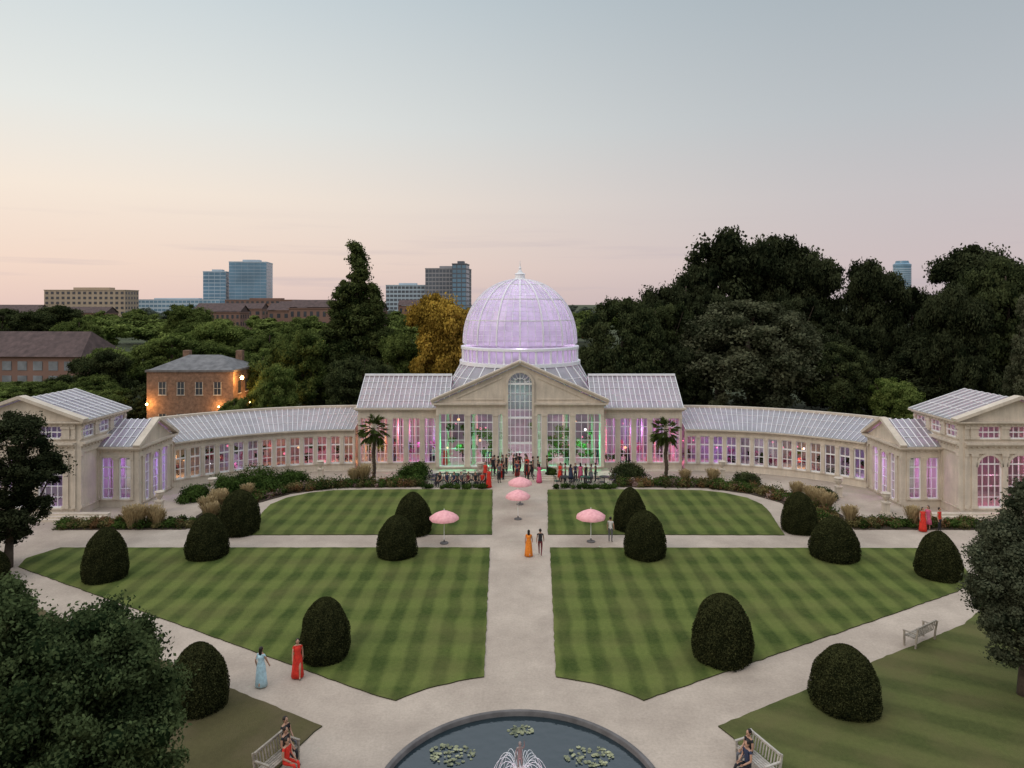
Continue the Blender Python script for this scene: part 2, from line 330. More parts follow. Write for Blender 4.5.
for x,y,h,w,m,k in[(-33.5,92,11.0,8,LM,'broad'),(-28.5,92,12.5,8.5,LM,'broad2'),(-29.5,84,9.5,6,LB,'broad3'),(-51,103,12.5,12,LM,'broad'),(-57,96,9.8,9,LD,'broad2'),(-66,97,5.5,9,LM,'round'),(-47.5,90,6.0,7,LD,'round'),
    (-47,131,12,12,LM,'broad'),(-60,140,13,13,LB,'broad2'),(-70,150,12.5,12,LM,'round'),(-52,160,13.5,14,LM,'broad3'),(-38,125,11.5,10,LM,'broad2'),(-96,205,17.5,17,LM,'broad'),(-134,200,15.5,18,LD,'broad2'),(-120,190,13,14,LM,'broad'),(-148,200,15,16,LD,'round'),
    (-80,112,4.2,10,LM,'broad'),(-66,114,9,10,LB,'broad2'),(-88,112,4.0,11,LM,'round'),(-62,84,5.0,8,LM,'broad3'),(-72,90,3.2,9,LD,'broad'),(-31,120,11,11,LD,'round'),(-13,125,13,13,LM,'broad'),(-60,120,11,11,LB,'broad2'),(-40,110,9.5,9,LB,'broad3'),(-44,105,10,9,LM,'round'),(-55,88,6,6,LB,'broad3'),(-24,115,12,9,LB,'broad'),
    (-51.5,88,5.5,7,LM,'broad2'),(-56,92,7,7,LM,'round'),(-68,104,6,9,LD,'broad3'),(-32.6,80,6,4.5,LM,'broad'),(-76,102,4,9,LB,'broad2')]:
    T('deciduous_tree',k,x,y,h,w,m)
DT=empty('distant_trees')
for i in range(420):
    y=210*math.exp(rng.uniform(0,2.2)); x=rng.uniform(-.85,.95)*y
    if x>.1*y and rng.random()<.5: continue
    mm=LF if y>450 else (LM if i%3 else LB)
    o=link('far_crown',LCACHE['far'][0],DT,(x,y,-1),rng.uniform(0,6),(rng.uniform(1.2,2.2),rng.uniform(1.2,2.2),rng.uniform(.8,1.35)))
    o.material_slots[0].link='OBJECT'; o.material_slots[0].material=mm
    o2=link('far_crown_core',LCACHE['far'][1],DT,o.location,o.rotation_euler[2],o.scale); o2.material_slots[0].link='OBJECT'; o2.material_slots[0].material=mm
# foreground trees
make_variant('near',[(0,0,6.0,2.8,2.7,2.4),(1.0,.4,7.0,1.6,1.6,1.3),(-1.4,0,8.0,1.7,1.7,1.5),(1.0,.3,4.6,1.8,2.2,1.8),(-.6,.9,4.2,2.2,2.2,2),(1.6,.6,5.6,1.3,1.3,1.3)],520,.36,330,.050,9,.22)
make_variant('near2',[(0,0,4.6,1.9,1.9,2.7),(.3,.2,6.4,1.2,1.2,1.2),(-.5,-.2,3.0,1.6,1.6,1.8),(.6,-.2,7.4,.7,.7,1.2)],360,.33,260,.058,9,.2)
LN=leafmat('near_foliage',(.018,.032,.013),(.115,.150,.060),.3) 
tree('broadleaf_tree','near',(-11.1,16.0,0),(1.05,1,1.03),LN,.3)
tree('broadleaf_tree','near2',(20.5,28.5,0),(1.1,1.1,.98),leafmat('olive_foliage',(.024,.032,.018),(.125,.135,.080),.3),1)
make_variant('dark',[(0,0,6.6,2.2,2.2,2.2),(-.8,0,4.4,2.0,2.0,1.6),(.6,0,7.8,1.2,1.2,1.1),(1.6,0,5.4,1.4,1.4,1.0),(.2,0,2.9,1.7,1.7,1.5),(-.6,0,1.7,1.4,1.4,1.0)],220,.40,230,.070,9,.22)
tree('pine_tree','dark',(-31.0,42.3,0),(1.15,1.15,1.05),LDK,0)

# ------------------------------------------------------------------ topiary
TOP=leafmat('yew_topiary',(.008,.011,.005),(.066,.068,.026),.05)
def topiary_mesh(seed,w,h,sq=.7,pw=1.9):
    global rng
    rng=np.random.default_rng(seed); r0=w/2
    R=lambda t: r0*(1-t**pw)**sq*(0.93+.07*min(1,t*6))
    ph=rng.uniform(0,6.28,4)
    J=lambda a,z: 1+.022*math.sin(3*a+ph[0]+z*2)+.018*math.sin(5*a+ph[1]-z*3)+.014*math.sin(2*z*3+ph[2]+a)
    b=MB(); b.lathe([(max(.02,R(k/14))*.95,k/14*h*.975) for k in range(15)],(0,0,0),28,jit=J)
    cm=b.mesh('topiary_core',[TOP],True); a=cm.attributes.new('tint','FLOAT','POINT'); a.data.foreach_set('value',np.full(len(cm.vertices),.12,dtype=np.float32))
    N=19000; t=rng.random(N); t=np.where(rng.random(N)<.35,1-(1-t)**2,t); ang=rng.uniform(0,2*math.pi,N)
    rr=np.array([R(x) for x in t])*np.array([J(a_,x*h) for a_,x in zip(ang,t)])*rng.uniform(.95,1.045,N)
    p=np.stack([rr*np.cos(ang),rr*np.sin(ang),t*h],axis=1)
    nrm=np.stack([np.cos(ang),np.sin(ang),.3+t*1.2],axis=1); nrm/=np.linalg.norm(nrm,axis=1,keepdims=True)
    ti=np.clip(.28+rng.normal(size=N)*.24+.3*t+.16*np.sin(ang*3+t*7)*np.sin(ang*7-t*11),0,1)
    return cm,quadmesh('topiary_leaves',leafquads(p,.042,.6,nrm,.8),ti,[TOP])
TV=[topiary_mesh(11,2.8,3,.56,2.5),topiary_mesh(12,2.8,3,.60,2.2),topiary_mesh(13,2.8,3,.52,2.7)]
for i,(x,y,w,h) in enumerate([(-24.1,40.7,2.4,2.9),(-19.8,44.3,2.6,2.65),(-19.6,48.9,2.75,2.9),(-7.8,44.4,2.5,2.5),(-7.5,48.9,2.7,2.75),(-8.84,31.7,2.2,2.6),(-12.8,27.8,2.3,2.45),(7.8,49.6,2.4,2.9),(7.9,44.3,2.6,2.8),(19.6,49.1,2.4,2.7),(19.8,44.1,3.0,2.5),(9.13,31.6,2.65,2.8),(12.9,27.8,2.6,2.35),(24.5,41,2.5,2.6),(-30.6,40,2.4,1.9)]):
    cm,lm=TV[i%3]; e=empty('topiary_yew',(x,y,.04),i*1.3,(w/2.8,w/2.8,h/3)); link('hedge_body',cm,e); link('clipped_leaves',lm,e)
rng=np.random.default_rng(99)
# ------------------------------------------------------------------ borders
def border(name,path,width,K,hmin,hmax,m,extra=None):
    seg=[]; tot=0
    for a,b_ in zip(path[:-1],path[1:]):
        l=math.hypot(b_[0]-a[0],b_[1]-a[1]); seg.append((tot,l,a,b_)); tot+=l
    cl=[]
    for i in range(K):
        s=rng.uniform(0,tot)
        for (t0,l,a,b_) in seg:
            if s<=t0+l: break
        f=(s-t0)/l; ux,uy=(b_[0]-a[0])/l,(b_[1]-a[1])/l; o=rng.uniform(-.5,.5)*width
        x=a[0]+ux*l*f-uy*o; y=a[1]+uy*l*f+ux*o; h=rng.uniform(hmin,hmax); r=h*rng.uniform(.5,.8)
        cl.append([x,y,h*.4,r])
    cl=np.array(cl); c1,t1=clumps_to_leaves(cl,150,.075); c1[:,2]=np.maximum(c1[:,2],.02)
    return link(name,quadmesh(name,c1,t1,[m]))
FB=leafmat('border_plants',(.03,.04,.014),(.22,.18,.075)); FB2=leafmat('shrub_leaves',(.012,.026,.007),(.08,.125,.03)); FBR=leafmat('red_brown_plants',(.04,.028,.014),(.24,.13,.06)); FBP=leafmat('flower_heads',(.10,.06,.06),(.48,.33,.28))
pth=[(3.5,61.6),(10,61.7),(16,61.3),(20,59.5),(22.3,56),(22.8,52.5),(21.8,50)]
for s in(1,-1):
    P=[(s*x,y) for x,y in pth]; P0=[(s*8.6,61.7)]+P[2:]
    slab('flower_bed_soil',[(s*x,y) for x,y in [(8.2,60.9),(16,60.5),(19.2,58.6),(20.9,56),(21.4,52.5),(20.4,49.6),(23,49.6),(24.3,52.5),(23.8,56.6),(21.2,60.5),(16.5,62.6),(8.2,62.7)]],-.02,.045,SOIL,SOIL)
    border('flower_border',P0,1.7,170,.2,.7,FB); border('flower_border',P0,1.7,75,.2,.7,FBR); border('flower_border',P0,1.6,34,.2,.65,FBP); border('shrub_border',P0,1.5,60,.5,1.0,FB2)
    border('shrub_border',[(s*3.0,60.45),(s*8.4,60.5)],.5,22,.3,.5,FB2)
    Q=[(s*23.5,50.4),(s*33,50.2)]
    slab('flower_bed_soil',[(s*23.6,49.4),(s*33,49.3),(s*33,51.0),(s*23.8,51.2)],-.02,.043,SOIL,SOIL)
    border('flower_border',Q,1.4,60,.3,.6,FB); border('flower_border',Q,1.4,30,.3,.6,FBR); border('shrub_border',Q,1.4,34,.4,.7,FB2)
def shrub(name,x,y,w,h,m):
    cl=[]
    for i in range(50):
        d=rng.normal(size=3); d/=np.linalg.norm(d); d[2]=abs(d[2]); r=rng.uniform(.5,.9)
        cl.append([d[0]*w/2*r,d[1]*w/2*r,d[2]*h*.8*r,.2*w*rng.uniform(.5,1.0)])
    c,t_=clumps_to_leaves(np.array(cl),170,.075); c[:,2]=np.maximum(c[:,2],.02)
    return link(name,quadmesh(name,c,t_,[m]),None,(x,y,0))
for x,y,w,h in[(-22.5,60.3,4.4,2.2),(-24.6,58.6,3.6,2.0),(-20,61.5,3.2,1.5),(-9.6,64.0,3.2,1.6),(9.8,64.2,3.4,1.7),(20,62,2.4,1.2),(-26.5,57,2.6,1.3),(2.9,64.4,1.1,1.2),(24.8,57.5,2.2,1.0),(-21.5,58.9,3.0,1.5)]:
    shrub('shrub',x,y,w,h,FB2 if x<9 else LD)
TAN=leafmat('dry_grass_blades',(.18,.125,.06),(.52,.40,.22))
def grassclump(seed,h=1.3,n=420):
    r=np.random.default_rng(seed); co=[];ti=[]
    for i in range(n):
        a=r.uniform(0,6.28); l=r.uniform(.1,.55); b0=np.array([math.cos(a),math.sin(a),0])*r.uniform(0,.25); tip=np.array([math.cos(a)*l*1.3,math.sin(a)*l*1.3,h*r.uniform(.6,1.05)])
        sd=np.array([-math.sin(a),math.cos(a),0])*.02; mid=(b0+tip)/2+np.array([0,0,.14*h])
        co+=[b0-sd,b0+sd,mid+sd,mid-sd, mid-sd,mid+sd,tip+sd*2.0,tip-sd*2.0]; v=r.uniform(.1,.7); ti+=[v,min(1,v+.25)]
    return quadmesh('grass_blades',np.array(co),np.array(ti),[TAN])
GC=[grassclump(1),grassclump(2)]
for x,y,s in[(-26.4,50.3,1),(-27.2,50.0,1.1),(-28.0,50.4,1),(-25.8,49.9,.9),(-23.3,52.2,1.1),(-23.0,53.4,1.2),(-22.6,51.2,1),(-23.4,54.4,1.1),(23.2,54.5,1.1),(23.4,53.4,1.1),(23.1,55.7,1),(22.6,57,1),(17,61.6,1),(-13.8,61.9,1.2),(-14.6,61.8,1),(14.6,61.9,.9),(23.8,50.5,1),(28.2,50.2,1),(-27.6,49.7,1),(-22.2,57,.9)]:
    link('ornamental_grass',GC[random.randint(0,1)],None,(x,y,.03),random.uniform(0,6),s)

# ------------------------------------------------------------------ conservatory
CON=empty('great_conservatory')
B={k:MB() for k in('stone','frame','glass','roofg','rib','dome','plaster')}
def facade(p0,p1,z0,z1,bounds,plinth=.5,head=None,pw=.35,nv=3,nh=4,arch=(),solid=(),ext=(0,0),entab=True,cor=1.0,fw=.055,mw=.04,S=B['stone']):
    p0=Vector(p0);p1=Vector(p1);L=(p1-p0).length;U=(p1-p0)/L;Nn=Vector((U.y,-U.x)); F=(p0,U,Nn)
    if isinstance(bounds,int): bounds=[L*i/bounds for i in range(bounds+1)]
    head=head if head is not None else z1-.8
    P=lambda u,d,z:(p0.x+U.x*u+Nn.x*d,p0.y+U.y*u+Nn.y*d,z)
    if plinth>0:
        S.fbox(F,0,L,-.3,0,z0,z0+plinth-.08); S.fbox(F,0,L,-.3,.07,z0+plinth-.08,z0+plinth)
    zb=z0+plinth
    for u in bounds:
        a=max(0,u-pw/2);c=min(L,u+pw/2)
        S.fbox(F,a,c,-.3,.09,zb,head); 
        a2=max(0,u-pw/2-.05);c2=min(L,u+pw/2+.05)
        S.fbox(F,a2,c2,.09,.14,zb,zb+.22); S.fbox(F,a2,c2,.09,.15,head-.2,head-.003)
    if entab:
        S.fbox(F,-ext[0]*.0,L,-.3,.10,head,head+(z1-head)*.28); S.fbox(F,0,L,-.3,.06,head+(z1-head)*.28,z1-.3*cor)
        S.fbox(F,-ext[0]*.5,L+ext[1]*.5,-.3,.2,z1-.3*cor,z1-.15*cor); S.fbox(F,-ext[0],L+ext[1],-.3,.38,z1-.15*cor,z1)
        k=int(L/.4)
        for i in range(k): S.fbox(F,(i+.3)*L/k,(i+.7)*L/k,.06,.15,z1-.3*cor-.12,z1-.3*cor-.002)
    for i in range(len(bounds)-1):
        a=bounds[i]+pw/2; c=bounds[i+1]-pw/2
        if c-a<.15: continue
        if i in solid:
            S.fbox(F,a,c,-.25,.0,zb,head); continue
        top=head
        B['glass'].poly([P(a,-.12,zb),P(c,-.12,zb),P(c,-.12,top),P(a,-.12,top)])
        f=fw; fb=B['frame']
        fb.fbox(F,a,a+f,-.18,-.04,zb,top); fb.fbox(F,c-f,c,-.18,-.04,zb,top); fb.fbox(F,a+f,c-f,-.178,-.042,zb,zb+f*1.5); fb.fbox(F,a+f,c-f,-.178,-.042,top-f,top)
        m=mw
        for j in range(1,nv): 
            u=a+(c-a)*j/nv; fb.fbox(F,u-m/2,u+m/2,-.16,-.07,zb+f*1.5,top-f)
        for j in range(1,nh):
            z=zb+(top-zb)*j/nh; fb.fbox(F,a+f,c-f,-.155,-.075 if j!=nh-1 else -.05,z-m/2,z+m/2*(1 if j!=nh-1 else 3))
        if i in arch:
            r=(c-a)/2; uc=(a+c)/2; sp_=top-r-.05; pts=[(uc-r*math.cos(math.pi*k/12),sp_+r*math.sin(math.pi*k/12)) for k in range(13)]
            for d in(-.03,):
                S.poly([P(a,d,top),]+[P(u,d,z) for u,z in pts[:7]]+[P(uc,d,top)]); S.poly([P(uc,d,top)]+[P(u,d,z) for u,z in pts[6:]]+[P(c,d,top)])
            for k in range(12):
                q,w=pts[k],pts[k+1]; S.beam(P(q[0],-.03,q[1]),P(w[0],-.03,w[1]),.18,.12,up=(Nn.x,Nn.y,0))
def M2(p,s): return (p[0]*s,p[1])
def fac(s,p0,p1,z0,z1,bounds,**k):
    p0=Vector(p0);p1=Vector(p1);L=(p1-p0).length
    if s<0:
        if not isinstance(bounds,int):
            n=len(bounds)-1; bounds=[L-u for u in bounds][::-1]
            for key in('arch','solid'):
                if key in k: k[key]=tuple(n-1-i for i in k[key])
        if 'ext' in k: k['ext']=k['ext'][::-1]
        facade(M2(p1,-1),M2(p0,-1),z0,z1,bounds,**k)
    else: facade(p0,p1,z0,z1,bounds,**k)
def roofpanel(a,b_,c,d,nu,nv,gl='roofg',w=.06,h=.06):
    a,b_,c,d=map(Vector,(a,b_,c,d)); B[gl].poly([a,b_,c,d]); up=(b_-a).cross(d-a).normalized()
    if up.z<0: up=-up
    for i in range(nu+1):
        f=i/nu; B['rib'].beam(a.lerp(b_,f),d.lerp(c,f),w,h,up=up,off=.01)
    for j in range(1,nv):
        f=j/nv; B['rib'].beam(a.lerp(d,f),b_.lerp(c,f),w*.5,h*.7,up=up,off=.012)
FY=66.0; W=7.9
for s in(1,-1):
    fac(s,(1.35,FY),(W,FY),.3,6.6,[0,.95,3.6,6.55],plinth=.25,head=5.55,pw=.5,nv=4,nh=6,ext=(0,.38),arch=())
S=B['stone']
for s in(-1,1):
    F_=(Vector((0,FY)),Vector((1,0)),Vector((0,-1)))
    u0,u1=(1.12,1.35) if s>0 else (-1.35,-1.12)
    S.fbox(F_,u0,u1,-.3,.16,.3,8.3)
    ap=[(s*(1.25)*math.cos(math.pi/2*k/10),8.3+1.25*math.sin(math.pi/2*k/10)) for k in range(11)]
    S.poly([(s*W,FY,6.6),(s*1.25,FY,6.6)]+[(x,FY,z) for x,z in ap]+[(0,FY,10.15)])
    for k in range(10):
        q,w=ap[k],ap[k+1]; S.beam((q[0],FY,q[1]),(w[0],FY,w[1]),.24,.2,up=(0,-1,0))
    p=Vector((s*(W+.4),FY-.12,6.6)); q=Vector((0,FY-.12,10.28)); S.beam(p,q,.5,.28); S.beam(p+Vector((0,-.02,.22)),q+Vector((0,-.02,.22)),.75,.14)
    S.beam((s*6.2,FY,6.95),(s*1.7,FY,8.95),.10,.08,up=(0,-1,0)); S.beam((s*6.2,FY,6.92),(s*1.6,FY,6.92),.10,.075,up=(0,-1,0))
B['glass'].poly([(-1.12,FY+.12,.3),(1.12,FY+.12,.3),(1.12,FY+.12,8.3)]+[(1.2*math.cos(math.pi*k/16),FY+.12,8.3+1.2*math.sin(math.pi*k/16)) for k in range(1,16)]+[(-1.12,FY+.12,8.3)])
for i in range(-2,3):
    x=i*.45; B['frame'].box(x-.03,x+.03,FY+.05,FY+.14,.3,8.3+(.6 if i else 1.2))
for j in range(1,11):
    z=.3+j*.8; B['frame'].box(-1.12,1.12,FY+.055,FY+.135,z-.02,z+.02+(.14 if j in(3,6,10) else 0))
for k in range(1,8):
    a=math.pi*k/8; B['frame'].beam((.6*math.cos(a),FY+.1,8.3+.6*math.sin(a)),(1.2*math.cos(a),FY+.1,8.3+1.2*math.sin(a)),.04,.05,up=(0,-1,0)); a2=math.pi*(k-1)/8
    B['frame'].beam((.6*math.cos(a),FY+.11,8.3+.6*math.sin(a)),(.6*math.cos(a2),FY+.11,8.3+.6*math.sin(a2)),.05,.05,up=(0,-1,0))
for s in(1,-1):
    roofpanel((s*(W+.3),FY+.1,6.62),(s*(W+.3),71,6.62),(0,71,10.2),(0,FY+.1,10.2),10,5)
    B['stone'].box(min(s*W,s*(W-.3)),max(s*W,s*(W-.3)),FY+.3,67.4,.3,6.6)
    X0,X1=W,15.6; SY=67.5
    fac(s,(X0,SY),(X1,SY),.0,5.9,5,plinth=.6,head=4.9,pw=.42,nv=3,nh=5,ext=(0,.38))
    roofpanel((s*(X0-1),SY-.2,5.92),(s*(X1+.1),SY-.2,5.92),(s*(X1+.1),71,8.6),(s*(X0-1),71,8.6),18,5)
    roofpanel((s*(X0-1),74.7,5.92),(s*(X1+.1),74.7,5.92),(s*(X1+.1),71,8.6),(s*(X0-1),71,8.6),18,5)
    fac(s,(X1,SY+.3),(X1,74.5),.0,5.9,4,plinth=.6,head=4.9,pw=.42,nv=3,nh=5)
    B['stone'].poly([(s*X1,SY-.1,5.9),(s*X1,74.6,5.9),(s*X1,71,8.55)])
    B['plaster'].box(min(s*X0,s*X1),max(s*X0,s*X1),74.6,74.8,0,5.8)
    for k in range(6):
        x=8.6+k*1.25; B['frame'].box(min(s*x,s*(x+.16)),max(s*x,s*(x+.16)),74.4,74.58,0,5.6)
        B['stone'].lathe([(.22,0),(.22,.3),(.14,.35),(.12,4.6),(.2,4.75)],(s*(x+.1),71.2,.02),10)
    B['rib'].beam((s*(X0-1),71,8.62),(s*(X1+.1),71,8.62),.25,.2)
B['rib'].beam((0,FY,10.22),(0,71,10.22),.22,.16)
B['plaster'].box(-W,W,81,81.2,0,6); 
for s in(-1,1):
    B['plaster'].box(min(s*8.3,s*8.1),max(s*8.3,s*8.1),74.9,81,0,6)
    for x in(1.9,4.6,7.2):
        for y in(69.6,73.5): B['stone'].lathe([(.26,0),(.26,.3),(.17,.38),(.14,5.2),(.26,5.4)],(s*x,y,.03),10)
B['stone'].box(-15.5,15.5,66.4,81,.0,.03)
# dome
DC=Vector((0,75,0)); DR=6.0; nr=32
def skirtpt(t,f):
    c,s_=math.cos(t),math.sin(t); k=8.3/max(abs(c),abs(s_)); k=min(k,9.6); bx,by=c*k,s_*k; tx,ty=c*6.25,s_*6.25
    return Vector((bx*(1-f)+tx*f,75+by*(1-f)+ty*f,5.9+(9.7-5.9)*f))
for i in range(nr):
    t0=2*math.pi*i/nr;t1=2*math.pi*(i+1)/nr
    B['roofg'].poly([skirtpt(t0,0),skirtpt(t1,0),skirtpt(t1,1),skirtpt(t0,1)])
    B['rib'].beam(skirtpt(t0,0),skirtpt(t0,1),.1,.08); 
    for f in(.33,.66,): B['rib'].beam(skirtpt(t0,f),skirtpt(t1,f),.07,.07)
B['rib'].lathe([(6.0,9.6),(6.45,9.6),(6.45,9.95),(6.0,9.95)],DC,48,caps=False)
B['rib'].lathe([(5.9,11.15),(6.3,11.2),(6.3,11.45),(5.9,11.5)],DC,48,caps=False)
for i in range(48):
    t0=2*math.pi*i/48; r=6.12; c,s_=math.cos(t0),math.sin(t0)
    B['rib'].limb((DC.x+c*r,DC.y+s_*r,9.9),(DC.x+c*r,DC.y+s_*r,11.2),.06 if i%2 else .12,.06 if i%2 else .12,6)
B['dome'].lathe([(6.0,9.9),(6.0,11.2)],DC,48,caps=False)
def dprof(f):
    a=f*math.pi/2; return (DR*math.cos(a)**.92*(1+.035*math.sin(2*a)) , 11.5+7.0*math.sin(a)**1.02)
np_=20; prof=[dprof(.02+.955*k/np_) for k in range(np_+1)]
for i in range(48):
    t0=2*math.pi*i/48;t1=2*math.pi*(i+1)/48
    for k in range(np_):
        r0,z0=prof[k];r1,z1=prof[k+1]
        B['dome'].poly([(r0*math.cos(t0),75+r0*math.sin(t0),z0),(r0*math.cos(t1),75+r0*math.sin(t1),z0),(r1*math.cos(t1),75+r1*math.sin(t1),z1),(r1*math.cos(t0),75+r1*math.sin(t0),z1)])
        big=(i%3==0)
        w=.13 if big else .045
        if not big and k>np_-5: continue
        B['rib'].beam((r0*math.cos(t0),75+r0*math.sin(t0),z0),(r1*math.cos(t0),75+r1*math.sin(t0),z1),w,w*.9,up=(math.cos(t0),math.sin(t0),.3))
for k in range(1,np_,1):
    r,z=prof[k]; w=.10 if k%5==0 else .025
    B['rib'].lathe([(r-.01,z-w/2),(r+w*.7,z-w/2),(r+w*.7,z+w/2),(r-.01,z+w/2)],DC,48,caps=False)
B['rib'].lathe([(.75,18.3),(.8,18.5),(.55,18.65),(.5,19.0),(.6,19.1),(.3,19.25),(.1,19.6),(.16,19.75),(.05,19.95),(.03,20.5)],DC,16)
# wings
WR=18.8; WC=(15.8,48.2); nb=13; TH=49
for s in(1,-1):
    for i in range(nb):
        a0=math.radians(TH*i/nb);a1=math.radians(TH*(i+1)/nb)
        P=lambda r,a:(WC[0]+r*math.sin(a),WC[1]+r*math.cos(a))
        fac(s,P(WR,a0),P(WR,a1),0,3.95,1,plinth=.65,head=3.3,pw=.30,nv=2,nh=3,cor=.7,fw=.085,mw=.06)
        e0,e1=P(WR-.3,a0),P(WR-.3,a1); r0,r1=P(WR+5.2,a0),P(WR+5.2,a1)
        roofpanel((s*e0[0],e0[1],3.97),(s*e1[0],e1[1],3.97),(s*r1[0],r1[1],5.3),(s*r0[0],r0[1],5.3),3,3,w=.04,h=.04)
        B['plaster'].poly([(s*r0[0],r0[1],0),(s*r1[0],r1[1],0),(s*r1[0],r1[1],5.3),(s*r0[0],r0[1],5.3)])
        B['stone'].beam((s*r0[0],r0[1],5.25),(s*r1[0],r1[1],5.25),.35,.22)
        B['stone'].poly([(s*e0[0],e0[1],.02),(s*e1[0],e1[1],.02),(s*r1[0],r1[1],.02),(s*r0[0],r0[1],.02)])
    fac(s,(30,60.3),(30,54.9),0,4.75,[0,.8,2.0,3.4,4.6,5.4],plinth=.2,head=3.9,pw=.35,nv=2,nh=5,arch=(2,),ext=(.38,.38),solid=(0,4))
    B['stone'].poly([(s*30,60.3,4.75),(s*30,54.9,4.75),(s*30,57.6,6.35)])
    for y0 in(60.7,54.5): B['stone'].beam((s*29.85,y0,4.72),(s*29.85,57.6,6.42),.55,.24)
    fac(s,(30.3,54.9),(33,54.9),0,4.75,2,plinth=.6,head=3.9,pw=.4,nv=2,nh=4,ext=(0,0),fw=.08)
    roofpanel((s*29.9,54.6,4.78),(s*33,54.6,4.78),(s*33,57.6,6.45),(s*29.9,57.6,6.45),6,3)
    roofpanel((s*29.9,60.6,4.78),(s*33,60.6,4.78),(s*33,57.6,6.45),(s*29.9,57.6,6.45),6,3)
    B['stone'].box(min(s*30.3,s*33),max(s*30.3,s*33),60.1,60.3,0,4.7)
    fac(s,(33,58.5),(33,54.9),0,5.55,2,plinth=.6,head=4.7,solid=(0,1),pw=.4)
    fac(s,(33,54.9),(33,52.5),0,5.55,1,plinth=.6,head=4.7,solid=(0,),pw=.5)
    fac(s,(33,58.5),(33,52.5),5.55,7.15,3,plinth=.25,head=6.75,pw=.5,nv=3,nh=2,ext=(.38,.38),cor=.8)
    fac(s,(33.3,52.5),(41.6,52.5),0,5.55,[0,.75,3.05,5.3,7.55,8.3],plinth=.6,head=4.7,solid=(0,4),arch=(1,2,3),pw=.42,nv=4,nh=5,fw=.09)
    fac(s,(33.3,52.5),(41.6,52.5),5.55,7.15,[0,.75,3.05,5.3,7.55,8.3],plinth=.25,head=6.75,solid=(0,4),pw=.6,nv=4,nh=2,cor=.8)
    B['stone'].poly([(s*32.8,52.5,7.15),(s*41.8,52.5,7.15),(s*37.3,52.5,8.75)])
    for x0 in(32.5,42.1): B['stone'].beam((s*x0,52.35,7.13),(s*37.3,52.35,8.85),.7,.24)
    roofpanel((s*32.6,52.3,7.17),(s*32.6,58.7,7.17),(s*37.3,58.7,8.8),(s*37.3,52.3,8.8),9,3)
    roofpanel((s*42,52.3,7.17),(s*42,58.7,7.17),(s*37.3,58.7,8.8),(s*37.3,52.3,8.8),9,3)
    B['plaster'].box(min(s*33,s*41.6),max(s*33,s*41.6),58.5,58.7,0,7.1); B['stone'].box(min(s*41.5,s*41.7),max(s*41.5,s*41.7),52.8,58.4,0,7.1)
    B['plaster'].poly([(s*33,58.7,7.15),(s*41.6,58.7,7.15),(s*37.3,58.7,8.75)])
    for k in range(3): B['stone'].box(min(s*30.6,s*42),max(s*30.6,s*42),51.2+.35*k,51.55+.35*k if k<2 else 52.4,0,.12*(k+1)) 
B['stone'].box(-9.2,9.2,63.6,65.6,0,.28)
for k in range(2): B['stone'].box(-3.2,3.2,62.8+.4*k,63.2+.4*k,0,.1*(k+1)-.01)
for k,nm,m in(('stone','stone_walls',STONE),('frame','window_frames',FRAME),('glass','window_panes',GLASS),('roofg','glass_roofs',ROOFG),('rib','iron_ribs',RIB),('dome','dome_glazing',DOMEG),('plaster','inner_walls',PLAST)):
    B[k].obj(nm,m,CON)
PU=(.50,.22,1.0);PK=(1,.22,.45);GR=(.08,1,.45);AM=(1,.5,.2)
for x,y,z,c,p in[(-6.3,67.3,2.6,GR,190),(6.3,67.3,2.6,GR,200),(-3.1,67.4,1.4,GR,120),(3.1,67.4,1.4,GR,120),(-3,72,3,PK,200),(3,72,3,(1,.5,.6),200),(0,68.6,6.8,(.5,1,.85),170),(0,67.6,2.2,(.3,1,.6),110),(0,75,9.0,(.72,.45,.95),850),(0,75,13.5,(.85,.68,1),900),
    (-11.7,71,3.2,PK,250),(-14,70,2,AM,190),(-9.5,70,2,PU,210),(11.7,71,3.2,PU,260),(14,70,2,PK,160),(9.5,70,2,PK,170),
    (-37,55,3.5,PU,220),(37,55,3.5,(1,.25,.6),330),(-31.5,57.5,2.5,PU,150),(31.5,57.5,2.5,(.75,.3,1),170)]:
    plight('party_light',(x,y,z),c,p,CON)
for s in(1,-1):
    for i,(f,z,pw_) in enumerate([(.06,1.4,70),(.22,1.0,110),(.45,1.6,80),(.62,.9,75),(.9,1.3,80)]):
        a=math.radians(TH*f); r=WR+3.4; c=[AM,PK,(1,.4,.2),(.6,.5,1),AM][i] if s<0 else [PK,PU,(.85,.75,1),AM,PU][i]
        plight('wing_light',(s*(WC[0]+r*math.sin(a)),WC[1]+r*math.cos(a),z),c,pw_,CON)
SPARKLE=[mat('sparkle_pink',(.8,.3,.4),.6,.1,3,emit=(1,.2,.35),es=1.2),mat('sparkle_amber',(.8,.5,.3),.6,.1,3,emit=(1,.5,.2),es=2.0),mat('sparkle_white',(.8,.8,.8),.6,.1,3,emit=(1,.85,.9),es=2.5)]  # small glowing balls added behind the windows for sparkle
lb=MB()
def ball(b,c,r,mi): b.lathe([(r*math.sin(math.pi*(k+.4)/6.8),-r*math.cos(math.pi*(k+.4)/6.8)) for k in range(7)],c,8,mi)
for s in(1,-1):
    for i in range(16):
        a=math.radians(1+TH*random.random()); r=WR+random.uniform(1,4.2); ball(lb,(s*(WC[0]+r*math.sin(a)),WC[1]+r*math.cos(a),random.uniform(1.3,2.6)),random.uniform(.05,.12),random.choice([0,1,1,0,2]))
for i in range(22): ball(lb,(random.uniform(-15,15),random.uniform(68.6,73),random.uniform(1.5,4.6)),random.uniform(.06,.14),random.choice([0,0,1,2]))
lb.obj('sparkle_balls',SPARKLE,CON,True)
def plantset(name,lst,m,size=.11,per=110):
    c1,t1=clumps_to_leaves(np.array(lst),per,size); link(name,quadmesh(name,c1,t1,[m]),CON)
